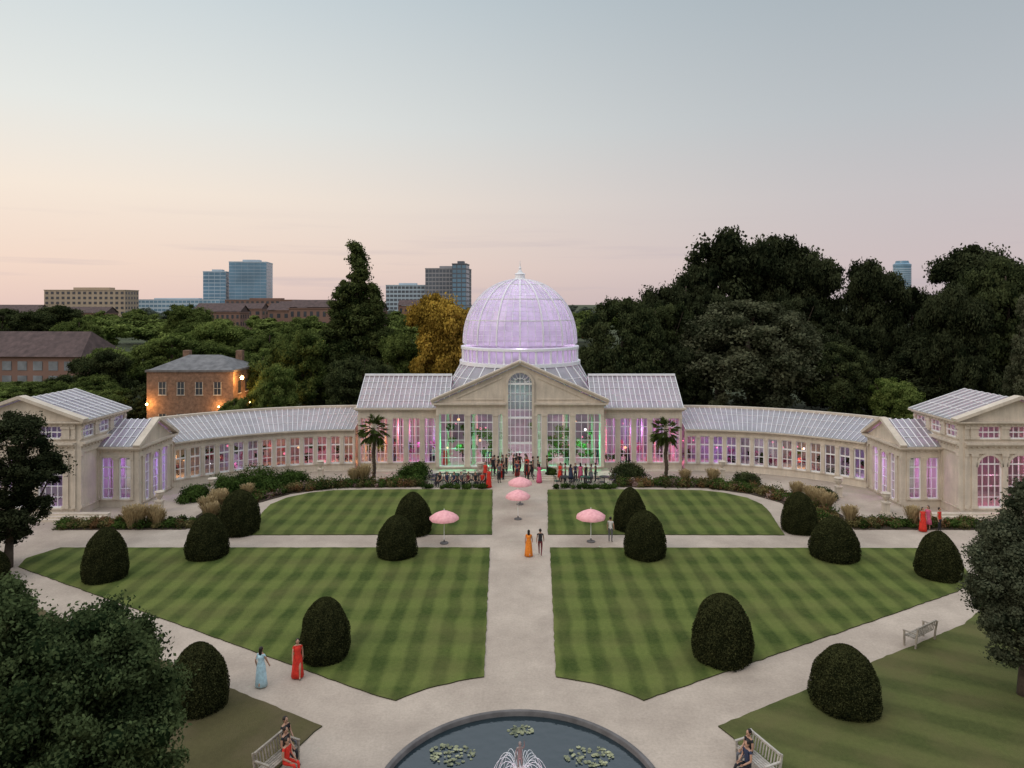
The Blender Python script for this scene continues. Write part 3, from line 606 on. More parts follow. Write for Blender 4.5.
cl=[]
for i in range(64):
    x=rng.uniform(-7.2,7.2); 
    if abs(x)<1.1: continue
    cl.append([x,rng.uniform(67.8,70.5),rng.uniform(.6,3.8),rng.uniform(.25,.6)])
plantset('indoor_plants',cl,LB)
for s in(1,-1):
    cl=[];cf=[]
    for i in range(30):
        a=math.radians(1+TH*rng.random()); r=WR+rng.uniform(.9,4.4); (cl if i%2 else cf).append([s*(WC[0]+r*math.sin(a)),WC[1]+r*math.cos(a),rng.uniform(.3,1.9),rng.uniform(.2,.5)])
    for i in range(12): (cl if i%2 else cf).append([s*rng.uniform(8.6,15),rng.uniform(68.4,72),rng.uniform(.4,2.2),rng.uniform(.25,.55)])
    plantset('indoor_plants',cl,FB2); plantset('flower_arrangements',cf,leafmat('pink_flowers',(.35,.06,.12),(.8,.3,.4)),.07,160)

# ------------------------------------------------------------------ palms
def palm(x,y,h):
    e=empty('palm_tree',(x,y,0)); b=MB(); p=Vector((0,0,0))
    for i in range(12):
        q=Vector((.05*math.sin(i),0.04*math.cos(i*1.3),h*(i+1)/12)); b.limb(p,q,.19,.15,9); p=q
    b.obj('trunk',BARK,e)
    co=[];ti=[]; r=np.random.default_rng(int(abs(x)*10+ (x>0)))
    for k in range(58):
        a=r.uniform(0,6.28); el=r.uniform(-1.1,1.4); d=np.array([math.cos(a)*math.cos(el),math.sin(a)*math.cos(el),math.sin(el)])
        st=r.uniform(.45,1.0); base=np.array([0,0,h]); hub=base+d*st
        for j in range(13):
            u=(j-6)/6*.8; sd=np.array([-math.sin(a),math.cos(a),0]); dd=d*math.cos(u)+sd*math.sin(u); dd[2]-=.15; tip=hub+dd*r.uniform(.6,.95)+np.array([0,0,-.15]); w=np.cross(dd,d+.01); w/=np.linalg.norm(w)+1e-6; w*=.045
            mid=(hub+tip)/2+np.array([0,0,.05]); co+=[hub,mid+w,tip,mid-w]; ti.append(r.uniform(.1,.5))
        co+=[base,hub+[.02,0,0],hub,base+[0,.02,0]]; ti.append(.2)
    link('fronds',quadmesh('fronds',np.array(co),np.array(ti),[LM]),e)
palm(-13.4,64.2,4.4); palm(13.4,64.2,4.2)

# ------------------------------------------------------------------ pool & fountain
WATER=bpy.data.materials.new('water'); t=nt(WATER);N=t.nodes;L=t.links
o=N.new('ShaderNodeOutputMaterial');b=N.new('ShaderNodeBsdfPrincipled');b.inputs['Base Color'].default_value=(.014,.026,.032,1);b.inputs['Roughness'].default_value=.04;b.inputs['Specular IOR Level'].default_value=.9;b.inputs['IOR'].default_value=1.5
tc=N.new('ShaderNodeTexCoord');n=N.new('ShaderNodeTexNoise');n.inputs['Scale'].default_value=2.6;n.inputs['Detail'].default_value=5;bp=N.new('ShaderNodeBump');bp.inputs['Strength'].default_value=.5;bp.inputs['Distance'].default_value=.04
L.new(tc.outputs['Object'],n.inputs['Vector']);L.new(n.outputs['Fac'],bp.inputs['Height']);L.new(bp.outputs[0],b.inputs['Normal']);L.new(b.outputs[0],o.inputs[0])
FO=empty('fountain_pool',(PC[0],PC[1],0))
b=MB(); b.lathe([(.001,-.10),(4.78,-.10)],n=72,caps=False); b.obj('pool_water',WATER,FO)
b=MB(); b.lathe([(4.68,-.3),(4.68,.07),(4.70,.09),(4.82,.09),(4.85,.07),(4.85,-.02)],n=96,caps=False)
b.obj('stone_rim',STONE2,FO,True)
b=MB(); b.lathe([(1.0,-.2),(.9,.05),(.6,.1),(.5,.35),(.35,.45),(.3,.65),(.38,.75),(.38,.82)],n=14,jit=lambda a,z:1+.1*math.sin(5*a+z*9)); b.obj('rockwork_pedestal',mat('rockwork',(.30,.24,.22),.9,.35,4,.5),FO)
LILY=mat('lily_leaf',(.11,.13,.07),.5,.3,3,c2=(.32,.32,.18))
b=MB()
for cx,cy,sr in((-2.45,2.35,.72),(2.45,2.25,.72),(0,3.75,.42)):
    for i in range(int(110*sr)):
        a=random.uniform(0,6.28);r=sr*math.sqrt(random.random()); x=cx+r*math.cos(a)*1.2;y=cy+r*math.sin(a)*.8;rr=random.uniform(.035,.085);z=-.095+.0007*i
        t0=random.uniform(0,6.28); b.poly([(x,y,z)]+[(x+rr*math.cos(t0+.3+5.7*k/9),y+rr*math.sin(t0+.3+5.7*k/9),z+.004) for k in range(10)])
b.obj('lily_pads',LILY,FO)
b=MB()
for k in range(26):
    a=2*math.pi*k/26+.2; p=None; hh=random.uniform(.85,1.1); R_=random.uniform(.7,1.15)
    for j in range(11):
        f=j/10; r=.10+f*R_; z=.85+(2.5*f-3.45*f*f)*hh; q=(r*math.cos(a),r*math.sin(a),max(z,-.1))
        if p: b.limb(p,q,.006,.009,5,cap=False)
        p=q
for k in range(130):
    a=random.uniform(0,6.28); r=random.uniform(.3,1.3); ball(b,(r*math.cos(a),r*math.sin(a),random.uniform(-.08,.9)*(1.4-r)+.0),random.uniform(.006,.013),0)
b.obj('water_jets',mat('spray_water',(.75,.77,.80),.1,.05,5,emit=(.9,.85,.9),es=.18),FO,True)
plight('fountain_light',(0,-.9,.3),(1,.35,.6),26,FO,.08)

# ------------------------------------------------------------------ people
def bake_skin(V,E,R,root=0,lv=1):
    me=bpy.data.meshes.new('sk'); me.from_pydata(V,E,[]); ob=bpy.data.objects.new('sk',me); COL.objects.link(ob)
    ob.modifiers.new('s','SKIN'); ss=ob.modifiers.new('u','SUBSURF'); ss.levels=lv
    for i,r in enumerate(R):
        d=me.skin_vertices[0].data[i]; d.radius=r if isinstance(r,tuple) else (r,r); d.use_root=(i==root)
    bpy.context.view_layer.update(); dg=bpy.context.evaluated_depsgraph_get(); ev=ob.evaluated_get(dg); out=ev.to_mesh()
    vs=[tuple(v.co) for v in out.vertices]; fs=[tuple(p.vertices) for p in out.polygons]; ev.to_mesh_clear(); bpy.data.objects.remove(ob); return vs,fs
def body(pose):
    w=pose
    V=[];R=[];E=[]
    def a(p,r,par=None):
        V.append(p);R.append(r)
        if par is not None:E.append((par,len(V)-1))
        return len(V)-1
    sit=(w=='sit'); dz=-.42 if sit else 0
    pel=a((0,0,.95+dz),(.135,.105)); wa=a((0,.01,1.10+dz),(.115,.085),pel); ch=a((0,.0,1.28+dz),(.145,.10),wa); nb_=a((0,0,1.42+dz),(.075,.065),ch); nk=a((0,-.01,1.50+dz),.045,nb_)
    hands=[]
    for s in(1,-1):
        sh=a((s*.165,0,1.385+dz),.052,nb_)
        if w=='walk': el=(s*.21,s*.10,1.13);wr=(s*.22,s*.12-.10,.90)
        elif w=='hold': el=(s*.22,.03,1.13);wr=(s*.12,-.22,1.12)
        elif sit: el=(s*.21,-.02,1.12+dz);wr=(s*.13,-.24,1.02+dz)
        elif w=='raise' and s>0: el=(.24,-.05,1.55);wr=(.22,-.1,1.80)
        else: el=(s*.215,.02,1.13);wr=(s*.225,-.04,.89)
        e_=a(el,.040,sh); wv=a(wr,.027,e_); d=(Vector(wr)-Vector(el)).normalized(); pm=Vector(wr)+d*.06; a(tuple(pm),(.034,.02),wv); hands.append((pm,d,s))
        hp=a((s*.088,0,.88+dz),.082,pel)
        if sit: kn=(s*.10,-.42,.50);an=(s*.10,-.42,.09);to=(s*.10,-.58,.045); th=(s*.1,-.2,.51)
        elif w=='walk': kn=(s*.09,-.10-s*.10 if s>0 else -.02,.50);an=(s*.08,-s*.22+.02,.10 if s>0 else .15);to=(s*.08,-s*.22-.13,.045 if s>0 else .06); th=None
        else: kn=(s*.095,-.015,.49);an=(s*.095,.02,.09);to=(s*.11,-.14,.04); th=None
        k=a(kn,.054,hp if not th else a(th,.075,hp)); n_=a(an,.036,k); a(to,.034,n_)
    vs,fs=bake_skin(V,E,R); mb=MB(); zs=np.array([v for v in vs])
    for f in fs:
        c=zs[list(f)].mean(axis=0); z=c[2]
        arm=abs(c[0])>.175 or (w in('hold','sit') and c[1]<-.09 and z>(.98+dz))
        if z<.075: mi=3
        elif arm and z>.6+dz: mi=0 if z<1.33+dz or w=='raise' else 1
        elif z>1.43+dz: mi=0
        elif z>.93+dz and not (sit and z<.56): mi=1
        else: mi=2
        mb.add([vs[i] for i in f],[tuple(range(len(f)))],mi)
    for pm,d,s in hands:
        sd=Vector((0,1,0)) if abs(d.z)>.6 else Vector((1,0,0))
        for k,l in enumerate((.07,.08,.075,.06)):
            p=pm+sd*(k-1.5)*.018+d*.02; q=p+d*l*.5; r_=q+(d*.8+Vector((-s*.4,-.2,0))).normalized()*l*.5; mb.limb(p,q,.009,.008,5,0); mb.limb(q,r_,.008,.006,5,0)
        p=pm-sd*.03-d*.02; q=p-sd*.02+d*.035; mb.limb(p,q,.011,.009,5,0); mb.limb(q,q+d*.03,.009,.007,5,0)
    return mb
BODY={k:body(k).mesh('body_'+k,[SKIN,BLACK,BLACK,SHOE],True) for k in('stand','walk','hold','sit','raise')}
def headmesh(long):
    b=MB(); pr=[]
    for k in range(11):
        f=k/10; a=math.pi*(.04+.92*f); pr.append((.078*math.sin(a)*(1-.18*max(0,.45-f)),-.115*math.cos(a)))
    b.lathe(pr,(0,-.012,0),14,0,sx=.95,sy=1.12)
    b.add([(-.014,-.098,-.025),(.014,-.098,-.025),(0,-.122,-.02),(0,-.096,.025)],[(0,1,2),(0,2,3),(1,3,2)],0)
    for s in(1,-1):
        ball(b,(s*.03,-.089,.012),.011,2); b.lathe([(.004,-.028),(.014,-.01),(.014,.015),(.004,.03)],(s*.078,-.005,0),6,0)
    b.add([(-.024,-.092,-.05),(.024,-.092,-.05),(0,-.1,-.058),(0,-.1,-.043)],[(0,2,3),(1,3,2)],3)
    hv=[]
    for k in range(7):
        a=math.pi/2*(k/6); hv.append((.09*math.cos(a)+.004,.02+.108*math.sin(a)))
    b.lathe([(.07,-.06)]+hv,(0,.016,.0),14,1,sx=.95,sy=1.05)
    if long: b.lathe([(.045,-.30),(.075,-.2),(.085,-.06),(.075,.04),(.03,.09)],(0,.055,0),10,1,sx=1,sy=.6)
    return b.mesh('head',[SKIN,HAIR,EYE,LIP],True)
HEAD={0:headmesh(False),1:headmesh(True)}
BRZ=mat('bronze_statue',(.30,.24,.22),.45,.25,8,.2,metal=.3)
st=link('statue_figure',BODY['raise'],FO,(0,0,.8),0,.6)
for i in range(4): st.material_slots[i].link='OBJECT'; st.material_slots[i].material=BRZ
hd=link('statue_head',HEAD[0],FO,(0,0,.8+1.6*.6),0,.6)
for i in range(4): hd.material_slots[i].link='OBJECT'; hd.material_slots[i].material=BRZ
def dressmesh(h0,walk=False,flare=.27):
    b=MB(); pr=[(flare,h0),(flare*.9,h0+.25),(.21,.72),(.19,.93),(.14,1.08),(.158,1.26),(.15,1.34),(.09,1.40)]
    b.lathe(pr,(0,0,0),28,sx=1,sy=.86,jit=lambda a,z:1+.07*math.sin(7*a)*max(0,(.9-z)))
    return b.mesh('dress',[None],True)
DR_={'long':dressmesh(.06),'knee':dressmesh(.42,flare=.25)}
def person(kind,x,y,face,top,bottom=None,pose='stand',dress=None,long=None,skin=SKIN,h=1.0,z=0.0):
    e=empty(kind,(x,y,z),math.radians(face),h)
    o=link('body',BODY[pose],e); ms=[skin,top,(bottom or skin),SHOE]
    for i,m in enumerate(ms): o.material_slots[i].link='OBJECT'; o.material_slots[i].material=m
    hz=1.60-(.42 if pose=='sit' else 0); lg=(kind=='woman') if long is None else long
    hd=link('head',HEAD[1 if lg else 0],e,(0,-.005,hz)); hd.material_slots[0].link='OBJECT'; hd.material_slots[0].material=skin
    if dress:
        d=link('dress',DR_[dress],e); d.material_slots[0].link='OBJECT'; d.material_slots[0].material=top
    return e
P_=person
P_('woman',-10.8,29.2,160,BLUE,dress='long',pose='walk',h=.97); P_('woman',-9.5,29.9,20,RED,dress='long',pose='walk',h=.97)
P_('woman',.55,44.2,175,ORANGE,dress='long',pose='walk',h=.98); P_('man',1.28,44.3,175,BLACK,BROWN,pose='walk',h=1.0)
P_('man',6.05,46.8,160,WHITE,GREY,h=1.0)
P_('woman',28.2,49.0,0,RED,dress='long'); P_('man',29.3,48.9,30,RED,BLACK); P_('woman',28.8,49.4,-60,PINK,dress='knee')
cr=[]
for i in range(26):
    x=random.choice([random.uniform(-2.6,-1.2),random.gauss(.2,1.1),random.gauss(.4,1.0)]); y=random.uniform(62.2,65.3)
    cr.append((x,y))
for i,(x,y) in enumerate(cr):
    z=.28 if y>63.6 else 0
    if i%6==0: P_('woman',x,y,random.uniform(0,360),random.choice([RED,PINK,BROWN,GREY]),dress='long',pose=random.choice(['stand','hold']),z=z,skin=random.choice([SKIN,SKIN2]))
    else: P_('man',x,y,random.uniform(0,360),random.choice([BLACK,NAVY,GREY,BLACK,BLACK]),BLACK,pose=random.choice(['stand','hold','walk']),z=z,h=1.04)
P_('woman',-2.7,60.6,30,RED,dress='long'); P_('woman',-3.1,62.8,-20,RED,dress='long',h=1.03)
for i in range(8):
    x=3.6+.45*i; P_('man' if i%2 else 'woman',x,62.2+random.uniform(-.3,.6),random.uniform(0,360),[RED,BLACK,NAVY,NAVY,PINK,BLACK,GREY,BLACK][i],BLACK,dress=None if i%2 else 'knee',pose=random.choice(['stand','hold']))
for i in range(7):
    P_('man' if i%2 else 'woman',-7.0+.62*i,61.15,0+random.uniform(-30,30),[BLACK,NAVY,NAVY,GREY,BROWN,BLACK,RED][i],BLACK,pose='sit',z=-.03)
for i in range(22):
    s=random.choice([-1,1]); P_('man' if i%2 else 'woman',s*random.uniform(1.5,15),68.4+random.random()*2.5,random.uniform(0,360),random.choice([BLACK,PINK,RED,WHITE,NAVY]),BLACK,dress=None if i%2 else 'long',z=.03)

# ------------------------------------------------------------------ benches, tables
def bench(x,y,rot,w=1.7,m=WOOD,name='park_bench'):
    e=empty(name,(x,y,.05),math.radians(rot))
    b=MB()
    for k in range(5): b.box(-w/2,w/2,-.24+k*.1,-.16+k*.1,.42,.45)
    b.obj('seat',m,e); b=MB()
    for k in range(11):
        u=-w/2+.08+k*(w-.16)/10; b.beam((u,.27,.47),(u,.36,.88),.05,.02,up=(0,-1,0))
    b.beam((-w/2,.36,.88),(w/2,.36,.88),.07,.07); b.obj('backrest',m,e)
    for s in(-1,1):
        b=MB(); b.box(s*w/2-.035,s*w/2+.035,-.26,-.19,-.05,.64); b.beam((s*w/2,.25,-.05),(s*w/2,.30,.46),.07,.07,up=(0,1,0)); b.beam((s*w/2,.30,.46),(s*w/2,.38,.93),.07,.07,up=(0,1,0)); b.beam((s*w/2,-.28,.64),(s*w/2,.36,.66),.08,.04)
        b.obj('leg_and_armrest',m,e)
    return e
def table(x,y):
    e=empty('outdoor_table',(x,y,0)); b=MB(); b.lathe([(.42,.72),(.45,.73),(.45,.76),(.42,.77)],n=20); b.obj('table_top',IRON,e)
    b=MB(); b.lathe([(.28,0),(.28,.03),(.05,.07),(.04,.4),(.06,.72)],n=12); b.obj('pedestal',IRON,e)
def chair(x,y,rot):
    e=empty('garden_chair',(x,y,0),math.radians(rot)); b=MB(); b.box(-.22,.22,-.22,.22,.43,.46); b.obj('seat',IRON,e); b=MB()
    for u in(-.2,-.07,.07,.2): b.beam((u,.2,.46),(u,.27,.9),.03,.02,up=(0,-1,0))
    b.beam((-.22,.27,.9),(.22,.27,.9),.04,.05); b.obj('backrest',IRON,e); b=MB()
    for sx_ in(-1,1):
        for sy_ in(-1,1): b.limb((sx_*.19,sy_*.19,.43),(sx_*.22,sy_*.23,0),.015,.012,5)
    b.obj('legs',IRON,e)
for s in(-1,1):
    for k in range(3):
        x=s*(3.9+1.75*k); table(x,61.5 if s>0 else 62.2)
        for a in(0,120,240):
            r=math.radians(a+k*40); chair(x+.75*math.sin(r),(61.5 if s>0 else 62.2)-.75*-math.cos(r)*.9,-(a+k*40)+0)
PALEW=mat('pale_wood',(.42,.38,.33),.8,.2,5,.2); TEALP=mat('teal_painted_wood',(.10,.30,.30),.7,.2,5,.2)
bench(18.8,33.0,28+180+5); bench(-19.2,33.6,-25+180,m=TEALP)
bench(8.05,23.85,-68,1.5,PALEW); bench(-8.25,23.9,68,1.5,WOOD)
P_('man',7.9,24.15,-68,BLACK,GREY,pose='sit'); P_('man',7.65,23.55,-68,NAVY,BLACK,pose='sit')
P_('man',-8.15,24.3,68,BLACK,BLACK,pose='sit'); P_('woman',-7.9,23.7,68,RED,RED,pose='sit'); P_('man',-8.35,24.9,60,BLACK,GREY,pose='sit')
P_('woman',-19.3,33.5,-25+180,TEAL,TEAL,pose='sit',z=.03)
for k in range(2): bench(-6.4+2.4*k,61.35,0,2.0,IRON)
# ------------------------------------------------------------------ parasols
PAR=mat('pink_parasol_fabric',(.80,.36,.38),.7,.08,5,c2=(.82,.42,.42))
def parasol(x,y,r=1.02,h=2.2):
    e=empty('parasol',(x,y,0),random.random()); b=MB(); n=8
    pr=[(0.02,h),(r*.35,h-.10),(r*.7,h-.24),(r,h-.42),(r*1.0,h-.56)]
    vs=[];fs=[];m=32
    for j,(rr,z) in enumerate(pr):
        for i in range(m):
            t=2*math.pi*i/m; sc=abs(math.sin(n*t/2)); k=1-.07*sc*(rr/r); zz=z-(.04*(1-sc))*(rr/r) - (.05*sc if j==4 else 0); vs.append((rr*k*math.cos(t),rr*k*math.sin(t),zz))
    for j in range(len(pr)-1):
        for i in range(m): fs.append((j*m+i,j*m+(i+1)%m,(j+1)*m+(i+1)%m,(j+1)*m+i))
    b.add(vs,fs); b.obj('canopy',PAR,e,True)
    b=MB(); b.limb((0,0,0),(0,0,h+.1),.022,.018,8)
    for i in range(n):
        t=2*math.pi*i/n; b.limb((0,0,h-.35),(r*.6*math.cos(t),r*.6*math.sin(t),h-.25),.008,.008,4)
    b.obj('pole',FRAME,e); b=MB(); b.lathe([(.28,0),(.28,.06),(.05,.1),(.04,.25)],n=16); b.obj('base',STONE2,e)
for x,y,r in((-5.05,46.6,.98),(4.75,46.9,1.0),(0,55.6,.98),(-.15,51.8,.92)): parasol(x,y,r)
# ------------------------------------------------------------------ urns
um=MB(); um.box(-.3,.3,-.3,.3,0,.12); um.box(-.22,.22,-.22,.22,.12,.8); um.box(-.28,.28,-.28,.28,.8,.9); um.lathe([(.14,.9),(.08,1.0),(.2,1.12),(.3,1.35),(.28,1.5),(.38,1.56),(.34,1.6)],n=16)
ume=um.mesh('urn_mesh',[STONE])
for x,y in[(-25.3,57.6),(26.3,57.8),(-27.6,53.6),(27.8,53.2),(-18.2,63.9),(18.4,63.8),(-3.6,63.2),(3.6,63.2)]: link('stone_urn',ume,None,(x,y,0))

# ------------------------------------------------------------------ background buildings
def block(name,x,y,w,d,h,cols,rows,wall,win,rot=0,wf=.6,hf=.6,z0=0,roof=None,scols=None):
    e=empty(name,(x,y,0),rot); b=MB(); b.box(-w/2,w/2,0,d,-1,h); b.obj('walls',wall,e); g=MB()
    k=min(.15,w*.003)
    for r in range(rows):
        zc=z0+(h-z0)*(r+.5)/rows; hh=(h-z0)/rows*hf/2
        for c in range(cols):
            u=-w/2+w*(c+.5)/cols; ww=w/cols*wf/2; g.box(u-ww,u+ww,-k,.05,zc-hh,zc+hh)
        sc=scols or max(1,int(cols*d/w))
        for c in range(sc):
            v=d*(c+.5)/sc; ww=d/sc*wf/2
            for s in(-1,1): g.box(min(s*(w/2-.05),s*(w/2+k)),max(s*(w/2-.05),s*(w/2+k)),v-ww,v+ww,zc-hh,zc+hh)
    g.obj('windows',win,e)
    rb=MB(); rb.box(-w/2-.3,w/2+.3,-.3,d+.3,h,h+max(.4,h*.02)); rb.box(-w*.2,w*.25,d*.3,d*.7,h+max(.4,h*.02),h*1.05+1); rb.obj('roof_parapet',roof or wall,e); return e
CONC=mat('concrete_far',(.30,.29,.30),.8,.1,.05); BGL=mat('blue_glass',(.13,.24,.33),.25,.3,.03,spec=.6); BW=mat('pale_blue_panel',(.42,.50,.56),.5,.15,.03); BEI=mat('beige_render',(.42,.33,.24),.8,.1,.05); DK=mat('dark_panel',(.11,.12,.14),.5,.2,.05); FBR_=mat('far_brick',(.22,.13,.10),.9,.2,.05)
block('glass_office_tower',-350,900,46,40,68,6,16,BW,BGL,.15,.96,.85); block('glass_office_tower',-395,905,28,30,56,4,12,BW,BGL,.15,.92,.75)
block('office_block',-425,850,120,30,20,24,4,BW,BGL,0,.8,.5); block('beige_apartment_block',-311,500,56,20,25,15,7,BEI,DGLASS,.05,.5,.5)
block('office_tower',-74,700,42,30,50,12,12,CONC,DK,-.08,.8,.7); block('office_tower',-60,690,14,20,54,3,12,DK,BGL,-.08,.8,.7); block('office_block',-118,720,40,25,34,10,8,BW,DK,0,.8,.6); block('office_block',-260,700,70,30,19,14,4,FBR_,DGLASS,0,.5,.5)
for x,y,w,h in[(-105,330,28,15),(-88,300,22,16.5),(-120,380,24,16),(-70,310,18,15),(-175,420,40,15),(-210,300,30,11.5),(-330,450,40,14),(-60,420,26,17),(-250,380,50,13),(-150,350,20,14)]:
    e=block('brick_terrace_building',x,y,w,12,h-3,8,3,FBR_,DGLASS,0,.45,.5)
    b=MB(); b.poly([(-w/2-.4,-.5,h-2.3),(w/2+.4,-.5,h-2.3),(w/2+.4,6,h+.9),(-w/2-.4,6,h+.9)]); b.poly([(-w/2-.4,12.5,h-2.3),(w/2+.4,12.5,h-2.3),(w/2+.4,6,h+.9),(-w/2-.4,6,h+.9)]); b.poly([(-w/2,0,h-3),(-w/2,12,h-3),(-w/2,6,h+.85)]); b.poly([(w/2,0,h-3),(w/2,12,h-3),(w/2,6,h+.85)]); b.obj('pitched_roof',BROWNR,e)
e=empty('round_glass_tower',(655,1200,0)); b=MB(); b.lathe([(14,0),(14,78),(14.4,78.5),(14.4,82),(11,84),(10,88)],n=32); b.obj('shaft',BGL,e); b=MB()
for k in range(22): b.lathe([(14.15,3.5*k),(14.4,3.5*k),(14.4,3.5*k+1.2),(14.15,3.5*k+1.2)],n=32)
b.obj('floor_bands',BW,e)
e=empty('long_brick_building',(-108.5,133,0),-.06); b=MB(); b.box(-30,26,0,12,-1,6.0); b.obj('walls',FBR_,e); b=MB()
for i in range(18):
    for z in(3.3,0.6): b.box(-29+i*3.05,-27.2+i*3.05,-.08,.05,z,z+1.7)
b.obj('windows',mat('pale_window',(.20,.21,.22),.3,.3,.5),e); b=MB()
b.poly([(-30.5,-.6,5.9),(26.5,-.6,5.9),(24.0,6,10.4),(-30.5,6,10.4)]); b.poly([(-30.5,12.6,5.9),(26.5,12.6,5.9),(24.0,6,10.4),(-30.5,6,10.4)]); b.poly([(26.5,-.6,5.9),(26.5,12.6,5.9),(24.0,6,10.4)]); b.obj('tiled_roof',BROWNR,e)
# brick house
e=empty('brick_house',(-39.6,84,0)); b=MB(); b.box(-5.2,5.2,0,8,-1,7.7); b.obj('walls',BRICK,e)
b=MB(); b.box(-5.35,5.35,-.15,8.15,7.7,7.95); b.obj('parapet',STONE2,e); b=MB()
for q in([(-5.1,.1,7.95),(5.1,.1,7.95),(2,4,9.5),(-2,4,9.5)],[(5.1,.1,7.95),(5.1,7.9,7.95),(2,4,9.5)],[(5.1,7.9,7.95),(-5.1,7.9,7.95),(-2,4,9.5),(2,4,9.5)],[(-5.1,7.9,7.95),(-5.1,.1,7.95),(-2,4,9.5)]): b.poly(q)
b.obj('hipped_roof',SLATE,e)
b=MB();g=MB()
for z in(1.2,5.0):
    for x in(-3.3,-1.1,1.1,3.3): g.box(x-.4,x+.4,-.03,.02,z,z+1.5); b.box(x-.46,x-.4,-.06,.02,z,z+1.5); b.box(x+.4,x+.46,-.06,.02,z,z+1.5); b.box(x-.5,x+.5,-.1,.02,z-.1,z); b.box(x-.02,x+.02,-.05,-.03,z,z+1.5); b.box(x-.4,x+.4,-.055,-.03,z+.73,z+.78)
    for y in(1.8,4,6.2): g.box(5.18,5.23,y-.4,y+.4,z,z+1.5); b.box(5.18,5.3,y-.5,y+.5,z-.1,z)
g.obj('windows',DGLASS,e);b.obj('window_trim',PALEW,e)
b=MB(); 
for x,y in((-3.4,6.5),(3.4,6.5)): b.box(x-.4,x+.4,y-.4,y+.4,7.9,9.9)
b.obj('chimneys',BRICK,e)
BULB=mat('lamp_bulb',(.9,.6,.3),.5,.05,3,emit=(1,.55,.18),es=30)
b=MB(); ball(b,(6.1,.35,7.0),.22,0); ball(b,(-5.0,-.35,3.9),.14,0); ball(b,(6.2,2.6,3.7),.1,0); ball(b,(3.6,-.35,3.6),.1,0); b.obj('wall_lamps',BULB,e)
b=MB(); b.beam((5.2,.4,7.2),(6.1,.35,7.25),.06,.06); b.beam((-5.0,0,4.1),(-5.0,-.35,4.1),.05,.05); b.obj('lamp_brackets',IRON,e)
for p,w in(((6.2,-.3,6.9),480),((-5.0,-.9,3.9),240),((6.4,2.6,3.7),240),((3.6,-.8,3.6),130)): plight('wall_lamp_light',p,(1,.5,.15),w,e,.15)

# ------------------------------------------------------------------ world
w=bpy.data.worlds.new('World'); SC.world=w; w.use_nodes=True; t=w.node_tree; t.nodes.clear(); N=t.nodes; L=t.links
o=N.new('ShaderNodeOutputWorld'); bg=N.new('ShaderNodeBackground'); tc=N.new('ShaderNodeTexCoord'); sx=N.new('ShaderNodeSeparateXYZ'); L.new(tc.outputs['Generated'],sx.inputs[0])
def ramp(st):
    r=N.new('ShaderNodeValToRGB'); e=r.color_ramp.elements
    while len(e)<len(st): e.new(.5)
    for el,(p,c) in zip(e,st): el.position=p; el.color=(*c,1)
    L.new(sx.outputs[2],r.inputs[0]); return r
def lin(c): return tuple(((x/255)/12.92 if x<11 else ((x/255+.055)/1.055)**2.4) for x in c)
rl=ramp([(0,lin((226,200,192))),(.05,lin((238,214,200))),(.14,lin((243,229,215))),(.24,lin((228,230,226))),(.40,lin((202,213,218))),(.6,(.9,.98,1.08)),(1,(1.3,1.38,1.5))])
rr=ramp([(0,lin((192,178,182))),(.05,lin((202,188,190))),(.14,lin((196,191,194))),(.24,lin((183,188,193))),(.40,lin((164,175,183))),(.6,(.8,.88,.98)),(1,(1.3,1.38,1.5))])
mr=N.new('ShaderNodeMapRange'); mr.inputs[1].default_value=-.6; mr.inputs[2].default_value=.62; L.new(sx.outputs[0],mr.inputs[0]); mr.interpolation_type='SMOOTHSTEP'
mx=N.new('ShaderNodeMix'); mx.data_type='RGBA'; L.new(mr.outputs[0],mx.inputs[0]); L.new(rl.outputs[0],mx.inputs[6]); L.new(rr.outputs[0],mx.inputs[7])
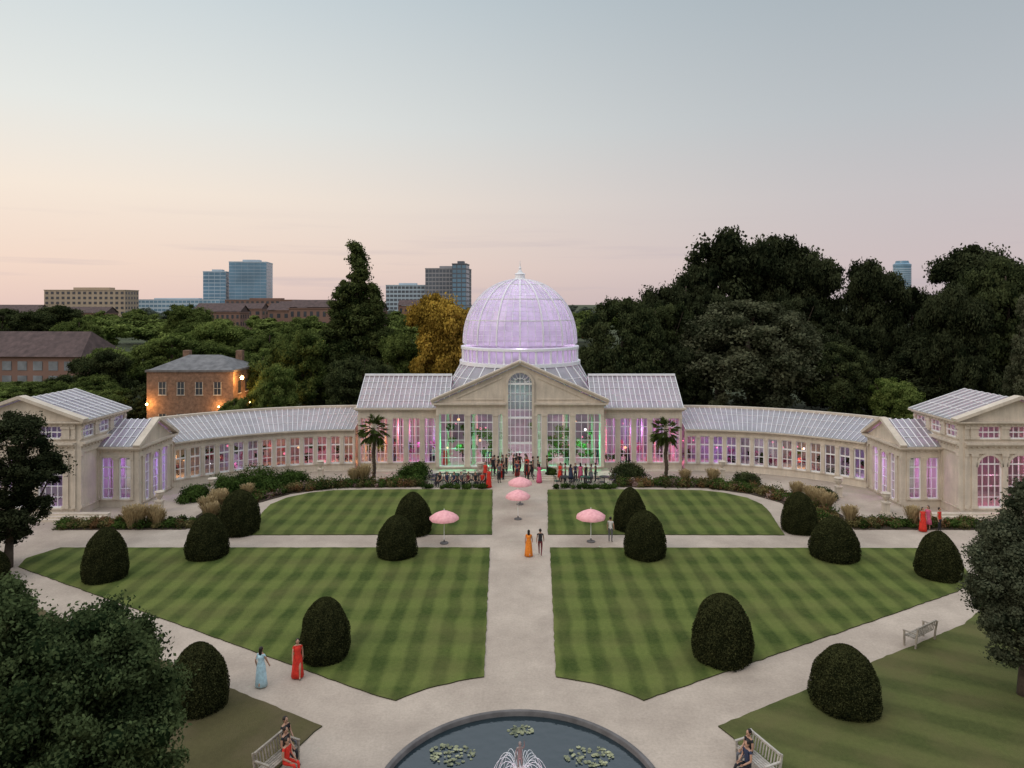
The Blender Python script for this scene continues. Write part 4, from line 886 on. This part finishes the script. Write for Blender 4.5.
mp=N.new('ShaderNodeMapping'); mp.inputs['Scale'].default_value=(2.2,2.2,40); L.new(tc.outputs['Generated'],mp.inputs[0]); ns=N.new('ShaderNodeTexNoise'); ns.inputs['Scale'].default_value=1.7; ns.inputs['Detail'].default_value=5; L.new(mp.outputs[0],ns.inputs[0])
cr_=N.new('ShaderNodeMapRange'); cr_.inputs[1].default_value=.54; cr_.inputs[2].default_value=.76; cr_.inputs[3].default_value=0; cr_.inputs[4].default_value=.5; L.new(ns.outputs['Fac'],cr_.inputs[0])
band=N.new('ShaderNodeMapRange'); band.inputs[1].default_value=.05; band.inputs[2].default_value=.13; band.inputs[3].default_value=1; band.inputs[4].default_value=0; L.new(sx.outputs[2],band.inputs[0])
ml=N.new('ShaderNodeMath'); ml.operation='MULTIPLY'; L.new(cr_.outputs[0],ml.inputs[0]); L.new(band.outputs[0],ml.inputs[1])
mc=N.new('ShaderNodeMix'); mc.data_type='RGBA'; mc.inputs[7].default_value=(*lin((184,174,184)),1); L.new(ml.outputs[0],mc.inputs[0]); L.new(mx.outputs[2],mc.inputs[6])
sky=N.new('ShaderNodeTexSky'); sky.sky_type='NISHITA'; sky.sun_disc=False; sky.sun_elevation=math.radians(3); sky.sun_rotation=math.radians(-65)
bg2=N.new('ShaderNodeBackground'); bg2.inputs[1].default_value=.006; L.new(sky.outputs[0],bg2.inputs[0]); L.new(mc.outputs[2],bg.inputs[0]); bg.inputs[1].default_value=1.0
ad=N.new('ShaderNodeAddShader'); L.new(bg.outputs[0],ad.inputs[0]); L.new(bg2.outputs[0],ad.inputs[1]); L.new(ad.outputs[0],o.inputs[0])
sl=bpy.data.lights.new('sun','SUN'); sl.energy=.7; sl.angle=math.radians(30); sl.color=(1,.84,.70); so=link('sun',sl); so.rotation_euler=(math.radians(55),0,math.radians(-50))
# ------------------------------------------------------------------ camera
cam=bpy.data.cameras.new('camera'); co=link('camera',cam,None,(0,0,16)); co.rotation_euler=(math.radians(90),0,0); cam.sensor_width=36; cam.lens=700/1024*36; cam.shift_y=-81/1024; cam.shift_x=-8/1024; cam.clip_end=10000; cam.clip_start=.5
SC.camera=co
SC.view_settings.view_transform='Standard'; SC.view_settings.look='None'; SC.view_settings.exposure=0
